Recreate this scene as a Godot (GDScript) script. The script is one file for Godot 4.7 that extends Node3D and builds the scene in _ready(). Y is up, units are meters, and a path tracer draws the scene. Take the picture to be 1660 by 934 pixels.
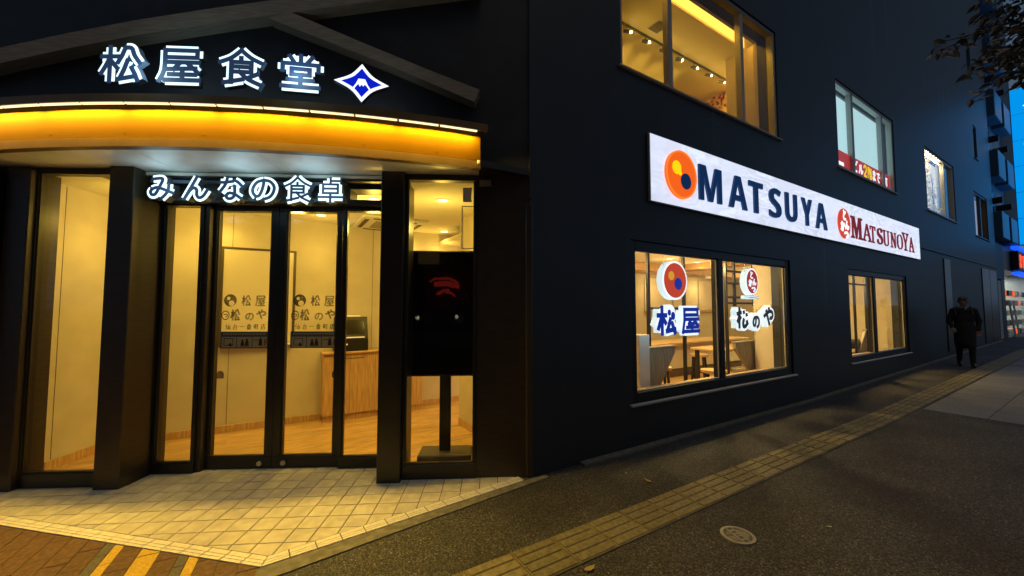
extends Node3D

# The corner where the entrance front (facing +z) meets the side street front; the side front runs 28.5 degrees back.
const CORNER := Vector3(0.345, 0.0, -3.43)
const TURN := 0.4974
const ARC := Vector2(-2.317, -10.509)    # centre of the bowed canopy in plan (x, z)
const ARC_R := 7.607
var side := Transform3D(Basis(Vector3.UP, TURN), CORNER)   # local x along the side front, y up, z out of it
var M := {}
var taken := {}
var glyphs := {}

# ------------------------------------------------------------------ helpers
func lin(r: float, g: float, b: float) -> Color:
	return Color(r, g, b).linear_to_srgb()

func mat(key: String, r: float, g: float, b: float, rough := 0.6, metal := 0.0) -> StandardMaterial3D:
	var m := StandardMaterial3D.new()
	m.resource_name = key
	m.albedo_color = lin(r, g, b)
	m.roughness = rough
	m.metallic = metal
	M[key] = m
	return m

func glow(key: String, r: float, g: float, b: float, energy := 1.0) -> StandardMaterial3D:
	var m := mat(key, r * 0.6, g * 0.6, b * 0.6, 0.5)
	m.emission_enabled = true
	m.emission = lin(r, g, b)
	m.emission_energy_multiplier = energy
	return m

func noise_tex(freq: float, stops: Array, octaves := 4, size := 512, kind := FastNoiseLite.TYPE_SIMPLEX_SMOOTH, seed_ := 1, warp := 0.0) -> NoiseTexture2D:
	var n := FastNoiseLite.new()
	n.noise_type = kind
	n.frequency = freq
	n.fractal_octaves = octaves
	n.seed = seed_
	if warp > 0.0:
		n.domain_warp_enabled = true
		n.domain_warp_amplitude = warp
	if kind == FastNoiseLite.TYPE_CELLULAR:
		n.cellular_return_type = FastNoiseLite.RETURN_CELL_VALUE
		n.fractal_type = FastNoiseLite.FRACTAL_NONE
	var t := NoiseTexture2D.new()
	t.width = size
	t.height = size
	t.seamless = true
	t.noise = n
	var g := Gradient.new()
	g.offsets = PackedFloat32Array(stops.map(func(s): return s[0]))
	g.colors = PackedColorArray(stops.map(func(s): return s[1]))
	t.color_ramp = g
	return t

# a surface of one material whose tone varies between two colours (linear), laid triplanar with "scale" repeats a metre
func mottled(key: String, a: Color, b: Color, rough: float, scale: Vector3, freq := 0.01, relief := 0.0, octaves := 5, kind := FastNoiseLite.TYPE_SIMPLEX_SMOOTH, in_world := true, seed_ := 1, size := 512) -> StandardMaterial3D:
	var m := mat(key, 1, 1, 1, rough)
	m.albedo_texture = noise_tex(freq, [[0.2, a.linear_to_srgb()], [0.8, b.linear_to_srgb()]], octaves, size, kind, seed_)
	m.uv1_triplanar = true
	m.uv1_world_triplanar = in_world
	m.uv1_scale = scale
	if relief > 0.0:
		m.heightmap_enabled = true
		m.heightmap_texture = noise_tex(freq, [[0.0, Color.BLACK], [1.0, Color.WHITE]], octaves, size, kind, seed_)
		m.heightmap_scale = relief
	return m

func begin() -> SurfaceTool:
	var st := SurfaceTool.new()
	st.begin(Mesh.PRIMITIVE_TRIANGLES)
	return st

func tri(st: SurfaceTool, a: Vector3, b: Vector3, c: Vector3, n: Vector3, ua := Vector2.ZERO, ub := Vector2.ZERO, uc := Vector2.ZERO) -> void:
	if (b - a).cross(c - a).dot(n) > 0.0:
		var t := b
		b = c
		c = t
		var u := ub
		ub = uc
		uc = u
	st.set_normal(n); st.set_uv(ua); st.add_vertex(a)
	st.set_normal(n); st.set_uv(ub); st.add_vertex(b)
	st.set_normal(n); st.set_uv(uc); st.add_vertex(c)

func face(st: SurfaceTool, pts: Array, towards: Vector3) -> void:   # a flat convex face whose normal points along "towards"
	var n: Vector3 = (pts[1] - pts[0]).cross(pts[2] - pts[0]).normalized()
	if n.length() < 0.5:
		return
	if n.dot(towards) < 0.0:
		n = -n
	for i in range(1, pts.size() - 1):
		tri(st, pts[0], pts[i], pts[i + 1], n)

# a box with its edges chamfered by "bev"
func box(st: SurfaceTool, at: Vector3, size: Vector3, bev := 0.0, turn := Basis.IDENTITY) -> void:
	var h := size / 2.0
	if bev <= 0.0:
		for ax in 3:
			for s in [-1.0, 1.0]:
				var n := Vector3.ZERO
				n[ax] = s
				var p := []
				for k in [[-1, -1], [1, -1], [1, 1], [-1, 1]]:
					var v := Vector3.ZERO
					v[ax] = s * h[ax]
					v[(ax + 1) % 3] = k[0] * h[(ax + 1) % 3]
					v[(ax + 2) % 3] = k[1] * h[(ax + 2) % 3]
					p.append(at + turn * v)
				face(st, p, turn * n)
		return
	bev = minf(bev, minf(h.x, minf(h.y, h.z)) * 0.9)
	var c := func(sx: float, sy: float, sz: float, ax: int) -> Vector3:   # the corner point that lies on the face across axis ax
		var v := Vector3(sx * (h.x - bev), sy * (h.y - bev), sz * (h.z - bev))
		v[ax] = signf(v[ax]) * h[ax]
		return at + turn * v
	for ax in 3:
		for s in [-1.0, 1.0]:
			var n := Vector3.ZERO
			n[ax] = s
			var p := []
			for k in [[-1.0, -1.0], [1.0, -1.0], [1.0, 1.0], [-1.0, 1.0]]:
				var q := Vector3.ZERO
				q[ax] = s
				q[(ax + 1) % 3] = k[0]
				q[(ax + 2) % 3] = k[1]
				p.append(c.call(q.x, q.y, q.z, ax))
			face(st, p, turn * n)
		var b1 := (ax + 1) % 3
		var b2 := (ax + 2) % 3
		for s1 in [-1.0, 1.0]:
			for s2 in [-1.0, 1.0]:
				var q1 := Vector3.ZERO
				q1[b1] = s1
				q1[b2] = s2
				var q2 := q1
				q1[ax] = -1.0
				q2[ax] = 1.0
				var out := Vector3.ZERO
				out[b1] = s1
				out[b2] = s2
				face(st, [c.call(q1.x, q1.y, q1.z, b1), c.call(q2.x, q2.y, q2.z, b1), c.call(q2.x, q2.y, q2.z, b2), c.call(q1.x, q1.y, q1.z, b2)], turn * out)
	for sx in [-1.0, 1.0]:
		for sy in [-1.0, 1.0]:
			for sz in [-1.0, 1.0]:
				face(st, [c.call(sx, sy, sz, 0), c.call(sx, sy, sz, 1), c.call(sx, sy, sz, 2)], turn * Vector3(sx, sy, sz))

func ext(st: SurfaceTool, lo: Vector3, hi: Vector3, bev := 0.0) -> void:   # a box from corner to corner
	box(st, (lo + hi) / 2.0, (hi - lo).abs(), bev)

# a polygon in the local xy plane drawn out from z0 (back) to z1 (front)
func prism(st: SurfaceTool, poly: PackedVector2Array, z0: float, z1: float, xf := Transform3D.IDENTITY, front := true, sides := true, back := true) -> void:
	if Geometry2D.is_polygon_clockwise(poly):
		poly = poly.duplicate()
		poly.reverse()
	var idx := Geometry2D.triangulate_polygon(poly)
	var nz := (xf.basis * Vector3(0, 0, 1)).normalized()
	for i in range(0, idx.size(), 3):
		var p := [poly[idx[i]], poly[idx[i + 1]], poly[idx[i + 2]]]
		if front:
			tri(st, xf * Vector3(p[0].x, p[0].y, z1), xf * Vector3(p[1].x, p[1].y, z1), xf * Vector3(p[2].x, p[2].y, z1), nz, p[0], p[1], p[2])
		if back:
			tri(st, xf * Vector3(p[0].x, p[0].y, z0), xf * Vector3(p[1].x, p[1].y, z0), xf * Vector3(p[2].x, p[2].y, z0), -nz)
	if sides:
		for i in poly.size():
			var a := poly[i]
			var b := poly[(i + 1) % poly.size()]
			var d := (b - a).normalized()
			var n := (xf.basis * Vector3(d.y, -d.x, 0)).normalized()   # "is_polygon_clockwise" looks with y down, so outward is to this hand
			var q := [xf * Vector3(a.x, a.y, z0), xf * Vector3(b.x, b.y, z0), xf * Vector3(b.x, b.y, z1), xf * Vector3(a.x, a.y, z1)]
			tri(st, q[0], q[1], q[2], n)
			tri(st, q[0], q[2], q[3], n)

func disc_poly(r: float, c := Vector2.ZERO, n := 40, ry := 0.0) -> PackedVector2Array:
	var p := PackedVector2Array()
	for i in n:
		p.append(c + Vector2(cos(TAU * i / n) * r, sin(TAU * i / n) * (ry if ry > 0.0 else r)))
	return p

func tube(st: SurfaceTool, a: Vector3, b: Vector3, ra: float, rb := -1.0, n := 12, caps := true) -> void:
	if rb < 0.0:
		rb = ra
	var d := (b - a).normalized()
	var u := d.cross(Vector3.UP if absf(d.y) < 0.9 else Vector3.RIGHT).normalized()
	var v := d.cross(u)
	for i in n:
		var n0 := u * cos(TAU * i / n) + v * sin(TAU * i / n)
		var n1 := u * cos(TAU * (i + 1) / n) + v * sin(TAU * (i + 1) / n)
		var q := [a + n0 * ra, b + n0 * rb, b + n1 * rb, a + n1 * ra]
		for k in [[0, 1, 2], [0, 2, 3]]:
			var nn := [n0, n0, n1, n1]
			var o := [k[0], k[1], k[2]]
			if (q[o[1]] - q[o[0]]).cross(q[o[2]] - q[o[0]]).dot(n0 + n1) > 0.0:
				o = [k[0], k[2], k[1]]
			for j in o:
				st.set_normal(nn[j]); st.set_uv(Vector2.ZERO); st.add_vertex(q[j])
		if caps:
			tri(st, a, q[0], q[3], -d)
			tri(st, b, q[1], q[2], d)

func numbered(called: String) -> String:
	if not taken.has(called):
		taken[called] = 0
		return called
	taken[called] += 1
	return "%s_%03d" % [called, taken[called]]

func tag(o: Node, label := "", category := "", group := "", kind := "") -> void:
	if label: o.set_meta("label", label)
	if category: o.set_meta("category", category)
	if group: o.set_meta("group", group)
	if kind: o.set_meta("kind", kind)

func thing(called: String, label: String, category: String, xf := Transform3D.IDENTITY, group := "") -> Node3D:
	var o := Node3D.new()
	o.name = numbered(called)
	add_child(o)
	o.transform = xf
	tag(o, label, category, group)
	return o

func made(called: String, mesh: Mesh, m: Material, parent: Node, xf := Transform3D.IDENTITY) -> MeshInstance3D:
	var o := MeshInstance3D.new()
	o.mesh = mesh
	o.material_override = m
	o.cast_shadow = GeometryInstance3D.SHADOW_CASTING_SETTING_ON
	if parent == self:
		o.name = numbered(called)
		add_child(o)
	else:
		o.name = called
		parent.add_child(o, true)
	o.transform = xf
	return o

func obj(called: String, st: SurfaceTool, m: Material, parent: Node = self, xf := Transform3D.IDENTITY) -> MeshInstance3D:
	return made(called, st.commit(), m, parent, xf)

func struct(called: String, st: SurfaceTool, m: Material, label := "", xf := Transform3D.IDENTITY) -> MeshInstance3D:
	var o := obj(called, st, m, self, xf)
	tag(o, label, "", "", "structure")
	return o

func holder(called: String, parent: Node, xf := Transform3D.IDENTITY) -> Node3D:
	var o := Node3D.new()
	o.name = called
	parent.add_child(o, true)
	o.transform = xf
	return o

func at_side(s: float, y: float, off: float) -> Transform3D:
	return Transform3D(side.basis, side * Vector3(s, y, off))

func rise(s: float) -> float:      # the pavement climbs gently along the side street
	return maxf(0.0, s - 5.05) * 0.0155

func lamp(l: Light3D, parent: Node, color: Color, energy: float, size := 0.05) -> void:
	l.light_color = color
	l.light_energy = energy
	l.light_size = size
	l.shadow_enabled = true
	parent.add_child(l, true)

# ------------------------------------------------------------------ writing: brush strokes of each character in a box of 100 by 100, y down
func curve(pts: Array, steps := 5) -> Array:
	var out := []
	for i in pts.size() - 1:
		var p0: Vector2 = pts[maxi(i - 1, 0)]
		var p1: Vector2 = pts[i]
		var p2: Vector2 = pts[i + 1]
		var p3: Vector2 = pts[mini(i + 2, pts.size() - 1)]
		for k in steps:
			var t := float(k) / steps
			out.append(0.5 * (2.0 * p1 + (p2 - p0) * t + (2.0 * p0 - 5.0 * p1 + 4.0 * p2 - p3) * t * t + (3.0 * p1 - p0 - 3.0 * p2 + p3) * t * t * t))
	out.append(pts[-1])
	return out

# "x y x y / x y ..." : strokes parted by /, a leading ~ makes a stroke curve
func strokes(text: String) -> Array:
	var all := []
	for part in text.split("/"):
		var s := part.strip_edges()
		var bent := s.begins_with("~")
		var v := s.trim_prefix("~").strip_edges().split(" ", false)
		var pts := []
		for i in range(0, v.size() - 1, 2):
			pts.append(Vector2(float(v[i]), float(v[i + 1])))
		all.append(curve(pts) if bent else pts)
	return all

func set_glyphs() -> void:
	glyphs = {
		"matsu": "4 30 44 30 / 24 4 24 98 / 23 34 14 56 4 76 / 27 42 42 62 / 60 8 53 28 44 46 / ~ 62 6 76 8 84 28 97 48 / 67 42 59 68 50 90 / 46 93 88 85 / 78 62 86 78 93 96",
		"ya": "14 10 92 10 / 92 10 92 30 / 14 30 92 30 / ~ 14 10 14 50 11 74 2 97 / 20 44 95 44 / 50 46 36 64 / 24 64 88 61 / 72 50 94 72 / 57 64 57 94 / 26 79 88 79 / 16 95 97 95",
		"shoku": "~ 50 2 28 24 2 38 / ~ 50 2 72 22 98 36 / 50 24 50 35 / 28 36 74 36 / 74 36 74 63 / 28 49 74 49 / 28 63 74 63 / 28 36 28 93 / 12 95 54 84 / ~ 47 63 66 82 95 97 / 88 68 66 80",
		"dou": "23 5 32 20 / 50 2 50 25 / 78 5 68 20 / 6 27 94 27 / 6 27 6 45 / 94 27 94 45 / 28 42 72 42 / 72 42 72 59 / 28 59 72 59 / 28 42 28 59 / 50 59 50 93 / 20 75 80 75 / 5 95 95 95",
		"taku": "50 3 50 27 / 50 14 85 14 / 22 28 78 28 / 78 28 78 63 / 22 63 78 63 / 22 28 22 63 / 22 45 78 45 / 50 63 50 99 / 4 79 96 79",
		"mi": "~ 14 16 52 14 40 50 26 78 13 82 6 70 12 58 / ~ 12 58 32 51 62 60 94 73 / ~ 78 36 76 60 66 80 50 97",
		"n": "~ 52 4 30 48 5 97 / ~ 5 97 26 62 42 50 53 60 54 80 64 92 80 84 96 58",
		"na": "~ 8 25 34 24 56 20 / ~ 36 4 28 34 8 64 / ~ 66 16 80 24 94 38 / ~ 66 42 67 76 56 92 40 93 32 82 / ~ 32 82 44 70 66 74 92 91",
		"no": "~ 52 14 46 50 34 78 20 83 / ~ 20 83 8 67 8 46 24 22 50 13 / ~ 50 13 76 18 93 38 92 62 78 84 54 94",
		"yakana": "~ 4 52 30 38 60 26 86 30 90 48 76 60 60 57 / 52 4 62 24 / ~ 28 16 40 50 58 95",
		"to": "~ 30 6 33 24 39 42 / ~ 84 22 46 42 24 62 24 80 44 93 88 91",
		"ka": "~ 6 33 54 27 61 42 54 80 45 93 32 86 / ~ 38 5 30 50 8 92 / ~ 74 20 84 34 92 52",
		"tsu": "~ 6 40 40 25 76 26 93 46 84 72 50 92",
		"sen": "28 4 6 50 / 20 34 20 96 / 48 36 48 92 / 48 92 94 92 / 94 36 94 96 / 71 10 71 92",
		"dai": "~ 52 4 24 42 / 24 42 82 38 / 66 22 92 50 / 22 60 80 60 / 80 60 80 95 / 22 95 80 95 / 22 60 22 97",
		"ichi": "4 50 96 50",
		"ban": "78 4 20 12 / 8 28 92 28 / 50 10 50 54 / 50 28 8 54 / 50 28 94 54 / 22 58 78 58 / 78 58 78 96 / 22 96 78 96 / 22 58 22 96 / 50 58 50 96 / 22 77 78 77",
		"machi": "8 14 48 14 / 48 14 48 80 / 8 80 48 80 / 8 14 8 80 / 28 14 28 80 / 8 47 48 47 / 56 16 99 16 / 80 16 80 94 / 80 94 66 90",
		"ten": "52 2 52 16 / 10 18 95 18 / ~ 12 18 12 60 3 97 / 54 24 54 58 / 54 40 88 40 / 30 60 84 60 / 84 60 84 96 / 30 95 84 95 / 30 60 30 96",
		"bi": "20 8 20 80 / ~ 20 80 30 90 82 89 / 76 24 20 48 / 72 3 79 15 / 87 1 94 13",
		"ru": "~ 30 18 30 60 8 93 / 60 10 60 89 / ~ 60 89 80 80 96 58",
		"two": "~ 14 30 30 10 66 8 84 28 72 50 14 91 / 14 92 90 92",
		"kai": "10 6 10 97 / 10 6 36 6 / 36 6 24 30 / ~ 24 30 37 46 18 60 / 46 6 46 42 / 46 42 62 36 / 46 22 60 22 / 74 6 74 42 / 74 42 94 38 / 92 14 74 24 / 50 57 90 57 / 90 57 90 96 / 50 96 90 96 / 50 57 50 96 / 50 76 90 76 / 70 44 64 56",
		"ma": "14 22 86 22 / 16 43 84 43 / ~ 52 4 52 78 40 94 22 90 / ~ 22 90 19 78 38 69 88 91",
		"de": "~ 8 22 88 15 / ~ 88 15 50 38 39 66 54 90 78 93 / 70 44 77 57 / 85 39 92 52",
		"matsu_heavy": "4 30 44 30 / 24 2 24 98 / 21 36 5 78 / 29 40 42 58 / 68 46 52 88 / 50 90 92 84 / 78 62 92 96",
		"ya_heavy": "14 8 92 8 / 92 8 92 30 / 14 30 92 30 / 14 8 14 50 4 97 / 26 47 95 47 / 50 50 38 66 84 63 / 74 54 94 74 / 58 66 58 94 / 28 79 88 79 / 18 95 97 95",
		"matsu_brush": "4 34 46 26 / ~ 28 4 26 50 24 98 / ~ 26 40 16 60 6 70 / 28 44 40 56 / 62 18 66 34 / 84 30 90 46 / ~ 64 54 56 72 58 90 76 88 92 74 / 84 62 94 84",
		"wa": "14 20 86 20 / 50 20 50 90 / 14 90 86 90",
	}

# Lays a character's strokes as solids: each stroke a hair proud of the one before, so that crossings never share a plane.
func write(st: SurfaceTool, key: String, at: Vector2, size: Vector2, width: float, z0: float, z1: float, xf := Transform3D.IDENTITY, round_ := true, front := true, sides := true, step := 0.0003) -> void:
	var k := 0
	for s in strokes(glyphs[key]):
		var pts := PackedVector2Array()
		for p in s:
			pts.append(at + Vector2((p.x / 100.0 - 0.5) * size.x, (0.5 - p.y / 100.0) * size.y))
		for poly in Geometry2D.offset_polyline(pts, width / 2.0, Geometry2D.JOIN_ROUND if round_ else Geometry2D.JOIN_MITER, Geometry2D.END_ROUND if round_ else Geometry2D.END_SQUARE):
			if poly.size() > 2 and not Geometry2D.is_polygon_clockwise(poly):
				prism(st, poly, z0, z1 + step * k, xf, front, sides, false)
		k += 1

# One lit channel letter: grey return, glowing acrylic halo, coloured film face.
func channel_letter(parent: Node, key: String, xf: Transform3D, size: Vector2, face_w: float, halo_w: float, depth: float, halo: Material, film: Material, rim: Material) -> void:
	var l := holder("letter", parent, xf)
	var a := begin()
	write(a, key, Vector2.ZERO, size, halo_w, -depth, -0.002, Transform3D.IDENTITY, true, false, true)
	obj("return", a, rim, l)
	a = begin()
	write(a, key, Vector2.ZERO, size, halo_w, -0.002, 0.0, Transform3D.IDENTITY, true, true, true, 0.0002)
	obj("halo", a, halo, l)
	a = begin()
	write(a, key, Vector2.ZERO, size, face_w, 0.003, 0.0045, Transform3D.IDENTITY, false)
	obj("film", a, film, l)

# one letter stretched to fill the rectangle x0..x1, y0..y1
func fit_letter(parent: Node, text: String, font: String, x0: float, x1: float, y0: float, y1: float, z: float, depth: float, m: Material, weight := 700) -> void:
	var f := SystemFont.new()
	f.font_names = PackedStringArray([font])
	f.font_weight = weight
	var t := TextMesh.new()
	t.font = f
	t.text = text
	t.font_size = 64
	t.pixel_size = 0.01
	t.depth = depth
	t.curve_step = 0.5
	var b := t.get_aabb()
	var sx := (x1 - x0) / b.size.x
	var sy := (y1 - y0) / b.size.y
	made("letter", t, m, parent, Transform3D(Basis.IDENTITY.scaled(Vector3(sx, sy, 1)), Vector3(x0 - b.position.x * sx, y0 - b.position.y * sy, z)))

# ------------------------------------------------------------------ materials
func wave_texture() -> ImageTexture:      # the pale sand ripples printed on the big sign
	var w := 1536
	var h := 128
	var im := Image.create(w, h, false, Image.FORMAT_RGB8)
	var n := FastNoiseLite.new()
	n.frequency = 0.006
	n.seed = 5
	var n2 := FastNoiseLite.new()
	n2.frequency = 0.03
	n2.seed = 8
	for y in h:
		for x in w:
			var u := x * 1.0
			var v := y * 1.0
			var b := n.get_noise_2d(u * 0.6, v * 1.6)
			var ridge := sin((v * 0.30 + u * 0.018 + b * 22.0) * (1.0 + 0.15 * n.get_noise_2d(u * 0.2 + 900.0, v)))
			var big := sin(v * 0.045 + u * 0.011 + b * 5.0)
			var g := n2.get_noise_2d(u, v * 1.5)
			var t := 0.875 + 0.018 * big + 0.055 * ridge * clampf(0.5 + 1.6 * n.get_noise_2d(u * 0.8 + 300.0, v * 0.8), 0.0, 1.0) + 0.012 * g
			t = clampf(t, 0.6, 0.95)
			im.set_pixel(x, y, Color(t * 0.93, t * 0.965, t * 1.06))
	return ImageTexture.create_from_image(im)

func facade_texture() -> ImageTexture:    # dark paint with the rain streaks it has picked up; 24 m by 14 m, with u along the front
	var w := 1536
	var h := 896
	var im := Image.create(w, h, false, Image.FORMAT_RGB8)
	var n := FastNoiseLite.new()
	n.frequency = 0.008
	n.fractal_octaves = 5
	for y in h:
		for x in w:
			var t := 0.176 + 0.02 * n.get_noise_2d(x, y) + 0.012 * n.get_noise_2d(x * 9.0, y * 0.6)
			im.set_pixel(x, y, Color(t * 0.97, t, t * 1.05))
	var rng := RandomNumberGenerator.new()
	rng.seed = 4
	for s in [[7.5, 8.9, 7.15], [9.08, 9.0, 7.05], [10.05, 8.9, 7.4], [13.1, 8.4, 7.2], [14.5, 8.2, 7.1], [14.9, 8.3, 7.2], [15.6, 8.6, 7.2], [4.2, 9.5, 7.9], [11.4, 10.5, 8.8], [17.2, 9.5, 8.0], [2.9, 4.0, 3.62], [6.1, 2.5, 1.3], [12.4, 3.9, 3.1]]:
		var cx: float = s[0]
		for j in 4:
			var x0 := int((cx + rng.randf_range(-0.1, 0.1)) * 64.0)
			var top: float = s[1] + rng.randf_range(-0.1, 0.3)
			var low: float = s[2] + rng.randf_range(-0.1, 0.4)
			var wide := rng.randi_range(2, 6)
			for y in range(int((14.0 - top) * 64.0), int((14.0 - low) * 64.0)):
				if y < 0 or y >= h: continue
				for x in range(x0, x0 + wide):
					if x < 0 or x >= w: continue
					var c := im.get_pixel(x, y)
					var k := 0.085 * (0.7 + 0.3 * n.get_noise_2d(x * 20.0, y * 0.3)) * (1.0 - absf(2.0 * (x - x0 + 0.5) / wide - 1.0) * 0.6)
					im.set_pixel(x, y, Color(c.r + k, c.g + k, c.b + k * 0.9))
	return ImageTexture.create_from_image(im)

func blossom_texture() -> ImageTexture:   # printed blossom wallpaper on the upstairs end wall
	var im := Image.create(256, 256, false, Image.FORMAT_RGB8)
	im.fill(Color(0.86, 0.72, 0.48))
	var rng := RandomNumberGenerator.new()
	rng.seed = 11
	for i in 420:
		var c := Vector2(rng.randf() * 256.0, rng.randf() * 256.0)
		var r := rng.randf_range(3.0, 9.0)
		var col: Color = [Color(0.66, 0.24, 0.12), Color(0.88, 0.60, 0.44), Color(0.93, 0.83, 0.64), Color(0.46, 0.40, 0.16), Color(0.52, 0.16, 0.10), Color(0.32, 0.19, 0.09)][rng.randi() % 6]
		for y in range(int(c.y - r), int(c.y + r) + 1):
			for x in range(int(c.x - r), int(c.x + r) + 1):
				if Vector2(x, y).distance_to(c) < r * (0.75 + 0.25 * sin(5.0 * atan2(y - c.y, x - c.x))):
					im.set_pixel(posmod(x, 256), posmod(y, 256), col)
	return ImageTexture.create_from_image(im)

func set_materials() -> void:
	var C := func(r: float, g: float, b: float) -> Color: return Color(r, g, b)
	# ground
	var asphalt := mottled("asphalt", C.call(0.026, 0.026, 0.026), C.call(0.140, 0.135, 0.128), 0.8, Vector3(1.5, 1.5, 1.5), 0.085, 0.5, 1, FastNoiseLite.TYPE_CELLULAR, true, 1, 1024)
	asphalt.albedo_texture = noise_tex(0.085, [[0.2, lin(0.018, 0.018, 0.019)], [0.8, lin(0.098, 0.096, 0.094)], [0.955, lin(0.11, 0.107, 0.104)], [0.985, lin(0.26, 0.25, 0.235)]], 1, 1024, FastNoiseLite.TYPE_CELLULAR, 1)
	asphalt.detail_enabled = true
	asphalt.detail_blend_mode = BaseMaterial3D.BLEND_MODE_MUL
	asphalt.detail_uv_layer = BaseMaterial3D.DETAIL_UV_2
	asphalt.uv2_triplanar = true
	asphalt.uv2_world_triplanar = true
	asphalt.uv2_scale = Vector3(0.22, 0.22, 0.22)
	asphalt.detail_albedo = noise_tex(0.006, [[0.2, Color(0.80, 0.79, 0.78)], [0.45, Color(0.93, 0.93, 0.92)], [0.8, Color(1, 1, 1)]], 5, 512, FastNoiseLite.TYPE_SIMPLEX_SMOOTH, 9)
	mottled("concrete", C.call(0.11, 0.105, 0.085), C.call(0.2, 0.19, 0.16), 0.85, Vector3(1.5, 1.5, 1.5), 0.015, 0.3, 6)
	mottled("grout", C.call(0.055, 0.045, 0.03), C.call(0.10, 0.085, 0.06), 0.9, Vector3(2, 2, 2), 0.02)
	for i in 4:
		var k: float = [1.0, 0.97, 1.03, 0.94][i]
		mottled("tile%d" % i, C.call(0.45 * k, 0.42 * k, 0.36 * k), C.call(0.60 * k, 0.57 * k, 0.50 * k), 0.55, Vector3(1.3, 1.3, 1.3), 0.012, 0.12, 6, FastNoiseLite.TYPE_SIMPLEX_SMOOTH, true, 3 + i)
		mottled("brick%d" % i, C.call(0.085 * k, 0.046 * k, 0.022 * k), C.call(0.15 * k, 0.080 * k, 0.038 * k), 0.8, Vector3(2.5, 2.5, 2.5), 0.02, 0.25, 5, FastNoiseLite.TYPE_SIMPLEX_SMOOTH, true, 20 + i)
	mottled("border", C.call(0.62, 0.59, 0.52), C.call(0.74, 0.71, 0.64), 0.5, Vector3(2, 2, 2), 0.02)
	mottled("brick_yellow", C.call(0.42, 0.27, 0.03), C.call(0.60, 0.41, 0.05), 0.7, Vector3(3, 3, 3), 0.03, 0.2)
	mottled("brick_grey", C.call(0.075, 0.07, 0.055), C.call(0.13, 0.12, 0.095), 0.8, Vector3(3, 3, 3), 0.03, 0.2)
	for i in 3:
		var k: float = [1.0, 0.85, 1.12][i]
		mottled("tactile%d" % i, C.call(0.135 * k, 0.115 * k, 0.058 * k), C.call(0.215 * k, 0.185 * k, 0.098 * k), 0.75, Vector3(2, 2, 2), 0.02, 0.25, 6, FastNoiseLite.TYPE_SIMPLEX_SMOOTH, true, 30 + i)
		mottled("slab%d" % i, C.call(0.13 * k, 0.135 * k, 0.138 * k), C.call(0.21 * k, 0.212 * k, 0.212 * k), 0.75, Vector3(2, 2, 2), 0.03, 0.2, 6, FastNoiseLite.TYPE_SIMPLEX_SMOOTH, true, 40 + i)
	# building
	var fac := mat("facade", 1, 1, 1, 0.48)
	fac.albedo_texture = facade_texture()
	fac.heightmap_enabled = true
	fac.uv1_triplanar = false
	fac.heightmap_texture = noise_tex(0.12, [[0.0, Color.BLACK], [1.0, Color.WHITE]], 3, 256)
	fac.heightmap_scale = 0.12
	mottled("front_paint", C.call(0.022, 0.024, 0.028), C.call(0.030, 0.032, 0.037), 0.55, Vector3(0.7, 0.7, 0.7), 0.01)
	mat("black_metal", 0.012, 0.0115, 0.012, 0.38, 0.0)
	mottled("bronze", C.call(0.030, 0.022, 0.013), C.call(0.042, 0.031, 0.019), 0.42, Vector3(0.4, 3, 0.4), 0.02)
	mottled("gable_wood", C.call(0.32, 0.25, 0.17), C.call(0.44, 0.35, 0.25), 0.6, Vector3(0.4, 4, 4), 0.02)
	mat("fascia", 0.122, 0.063, 0.0008, 0.65).metallic_specular = 0.12
	mottled("fascia_trim", C.call(0.17, 0.10, 0.028), C.call(0.21, 0.125, 0.038), 0.5, Vector3(1, 1, 1), 0.01)
	mottled("soffit", C.call(0.72, 0.71, 0.67), C.call(0.80, 0.79, 0.75), 0.4, Vector3(1, 1, 1), 0.008)
	mat("grey_rim", 0.11, 0.13, 0.165, 0.6)
	mat("silver", 0.55, 0.54, 0.52, 0.3, 0.85)
	mat("alloy", 0.45, 0.45, 0.43, 0.4, 0.2)
	mat("white_plastic", 0.72, 0.72, 0.70, 0.4)
	var glass := mat("glass", 1, 1, 1, 0.02)
	glass.transparency = BaseMaterial3D.TRANSPARENCY_ALPHA
	glass.albedo_color = Color(0.5, 0.5, 0.5, 0.004)
	glass.metallic_specular = 0.31
	# interior
	mottled("plaster", C.call(0.60, 0.53, 0.40), C.call(0.66, 0.59, 0.45), 0.8, Vector3(0.8, 0.8, 0.8), 0.006)
	mat("ceiling_white", 0.78, 0.74, 0.62, 0.85)
	for i in 4:
		var k: float = [1.0, 0.9, 1.08, 0.82][i]
		var f := mottled("floor%d" % i, C.call(0.46 * k, 0.27 * k, 0.10 * k), C.call(0.72 * k, 0.46 * k, 0.19 * k), 0.38, Vector3(0.5, 5, 5), 0.012, 0.0, 5, FastNoiseLite.TYPE_SIMPLEX_SMOOTH, false, 50 + i)
	mottled("counter_wood", C.call(0.48, 0.29, 0.125), C.call(0.66, 0.43, 0.21), 0.45, Vector3(5, 0.35, 5), 0.014, 0.0, 5, FastNoiseLite.TYPE_SIMPLEX_SMOOTH, false, 61)
	mottled("table_wood", C.call(0.50, 0.33, 0.17), C.call(0.66, 0.46, 0.25), 0.4, Vector3(0.4, 5, 5), 0.014, 0.0, 5, FastNoiseLite.TYPE_SIMPLEX_SMOOTH, false, 62)
	mottled("grey_wood", C.call(0.22, 0.19, 0.145), C.call(0.36, 0.32, 0.25), 0.6, Vector3(5, 0.4, 5), 0.014, 0.0, 5, FastNoiseLite.TYPE_SIMPLEX_SMOOTH, false, 63)
	mottled("dark_shelf", C.call(0.07, 0.045, 0.025), C.call(0.12, 0.08, 0.045), 0.6, Vector3(1, 1, 1), 0.02)
	mat("board_white", 0.74, 0.66, 0.50, 0.25)
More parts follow.
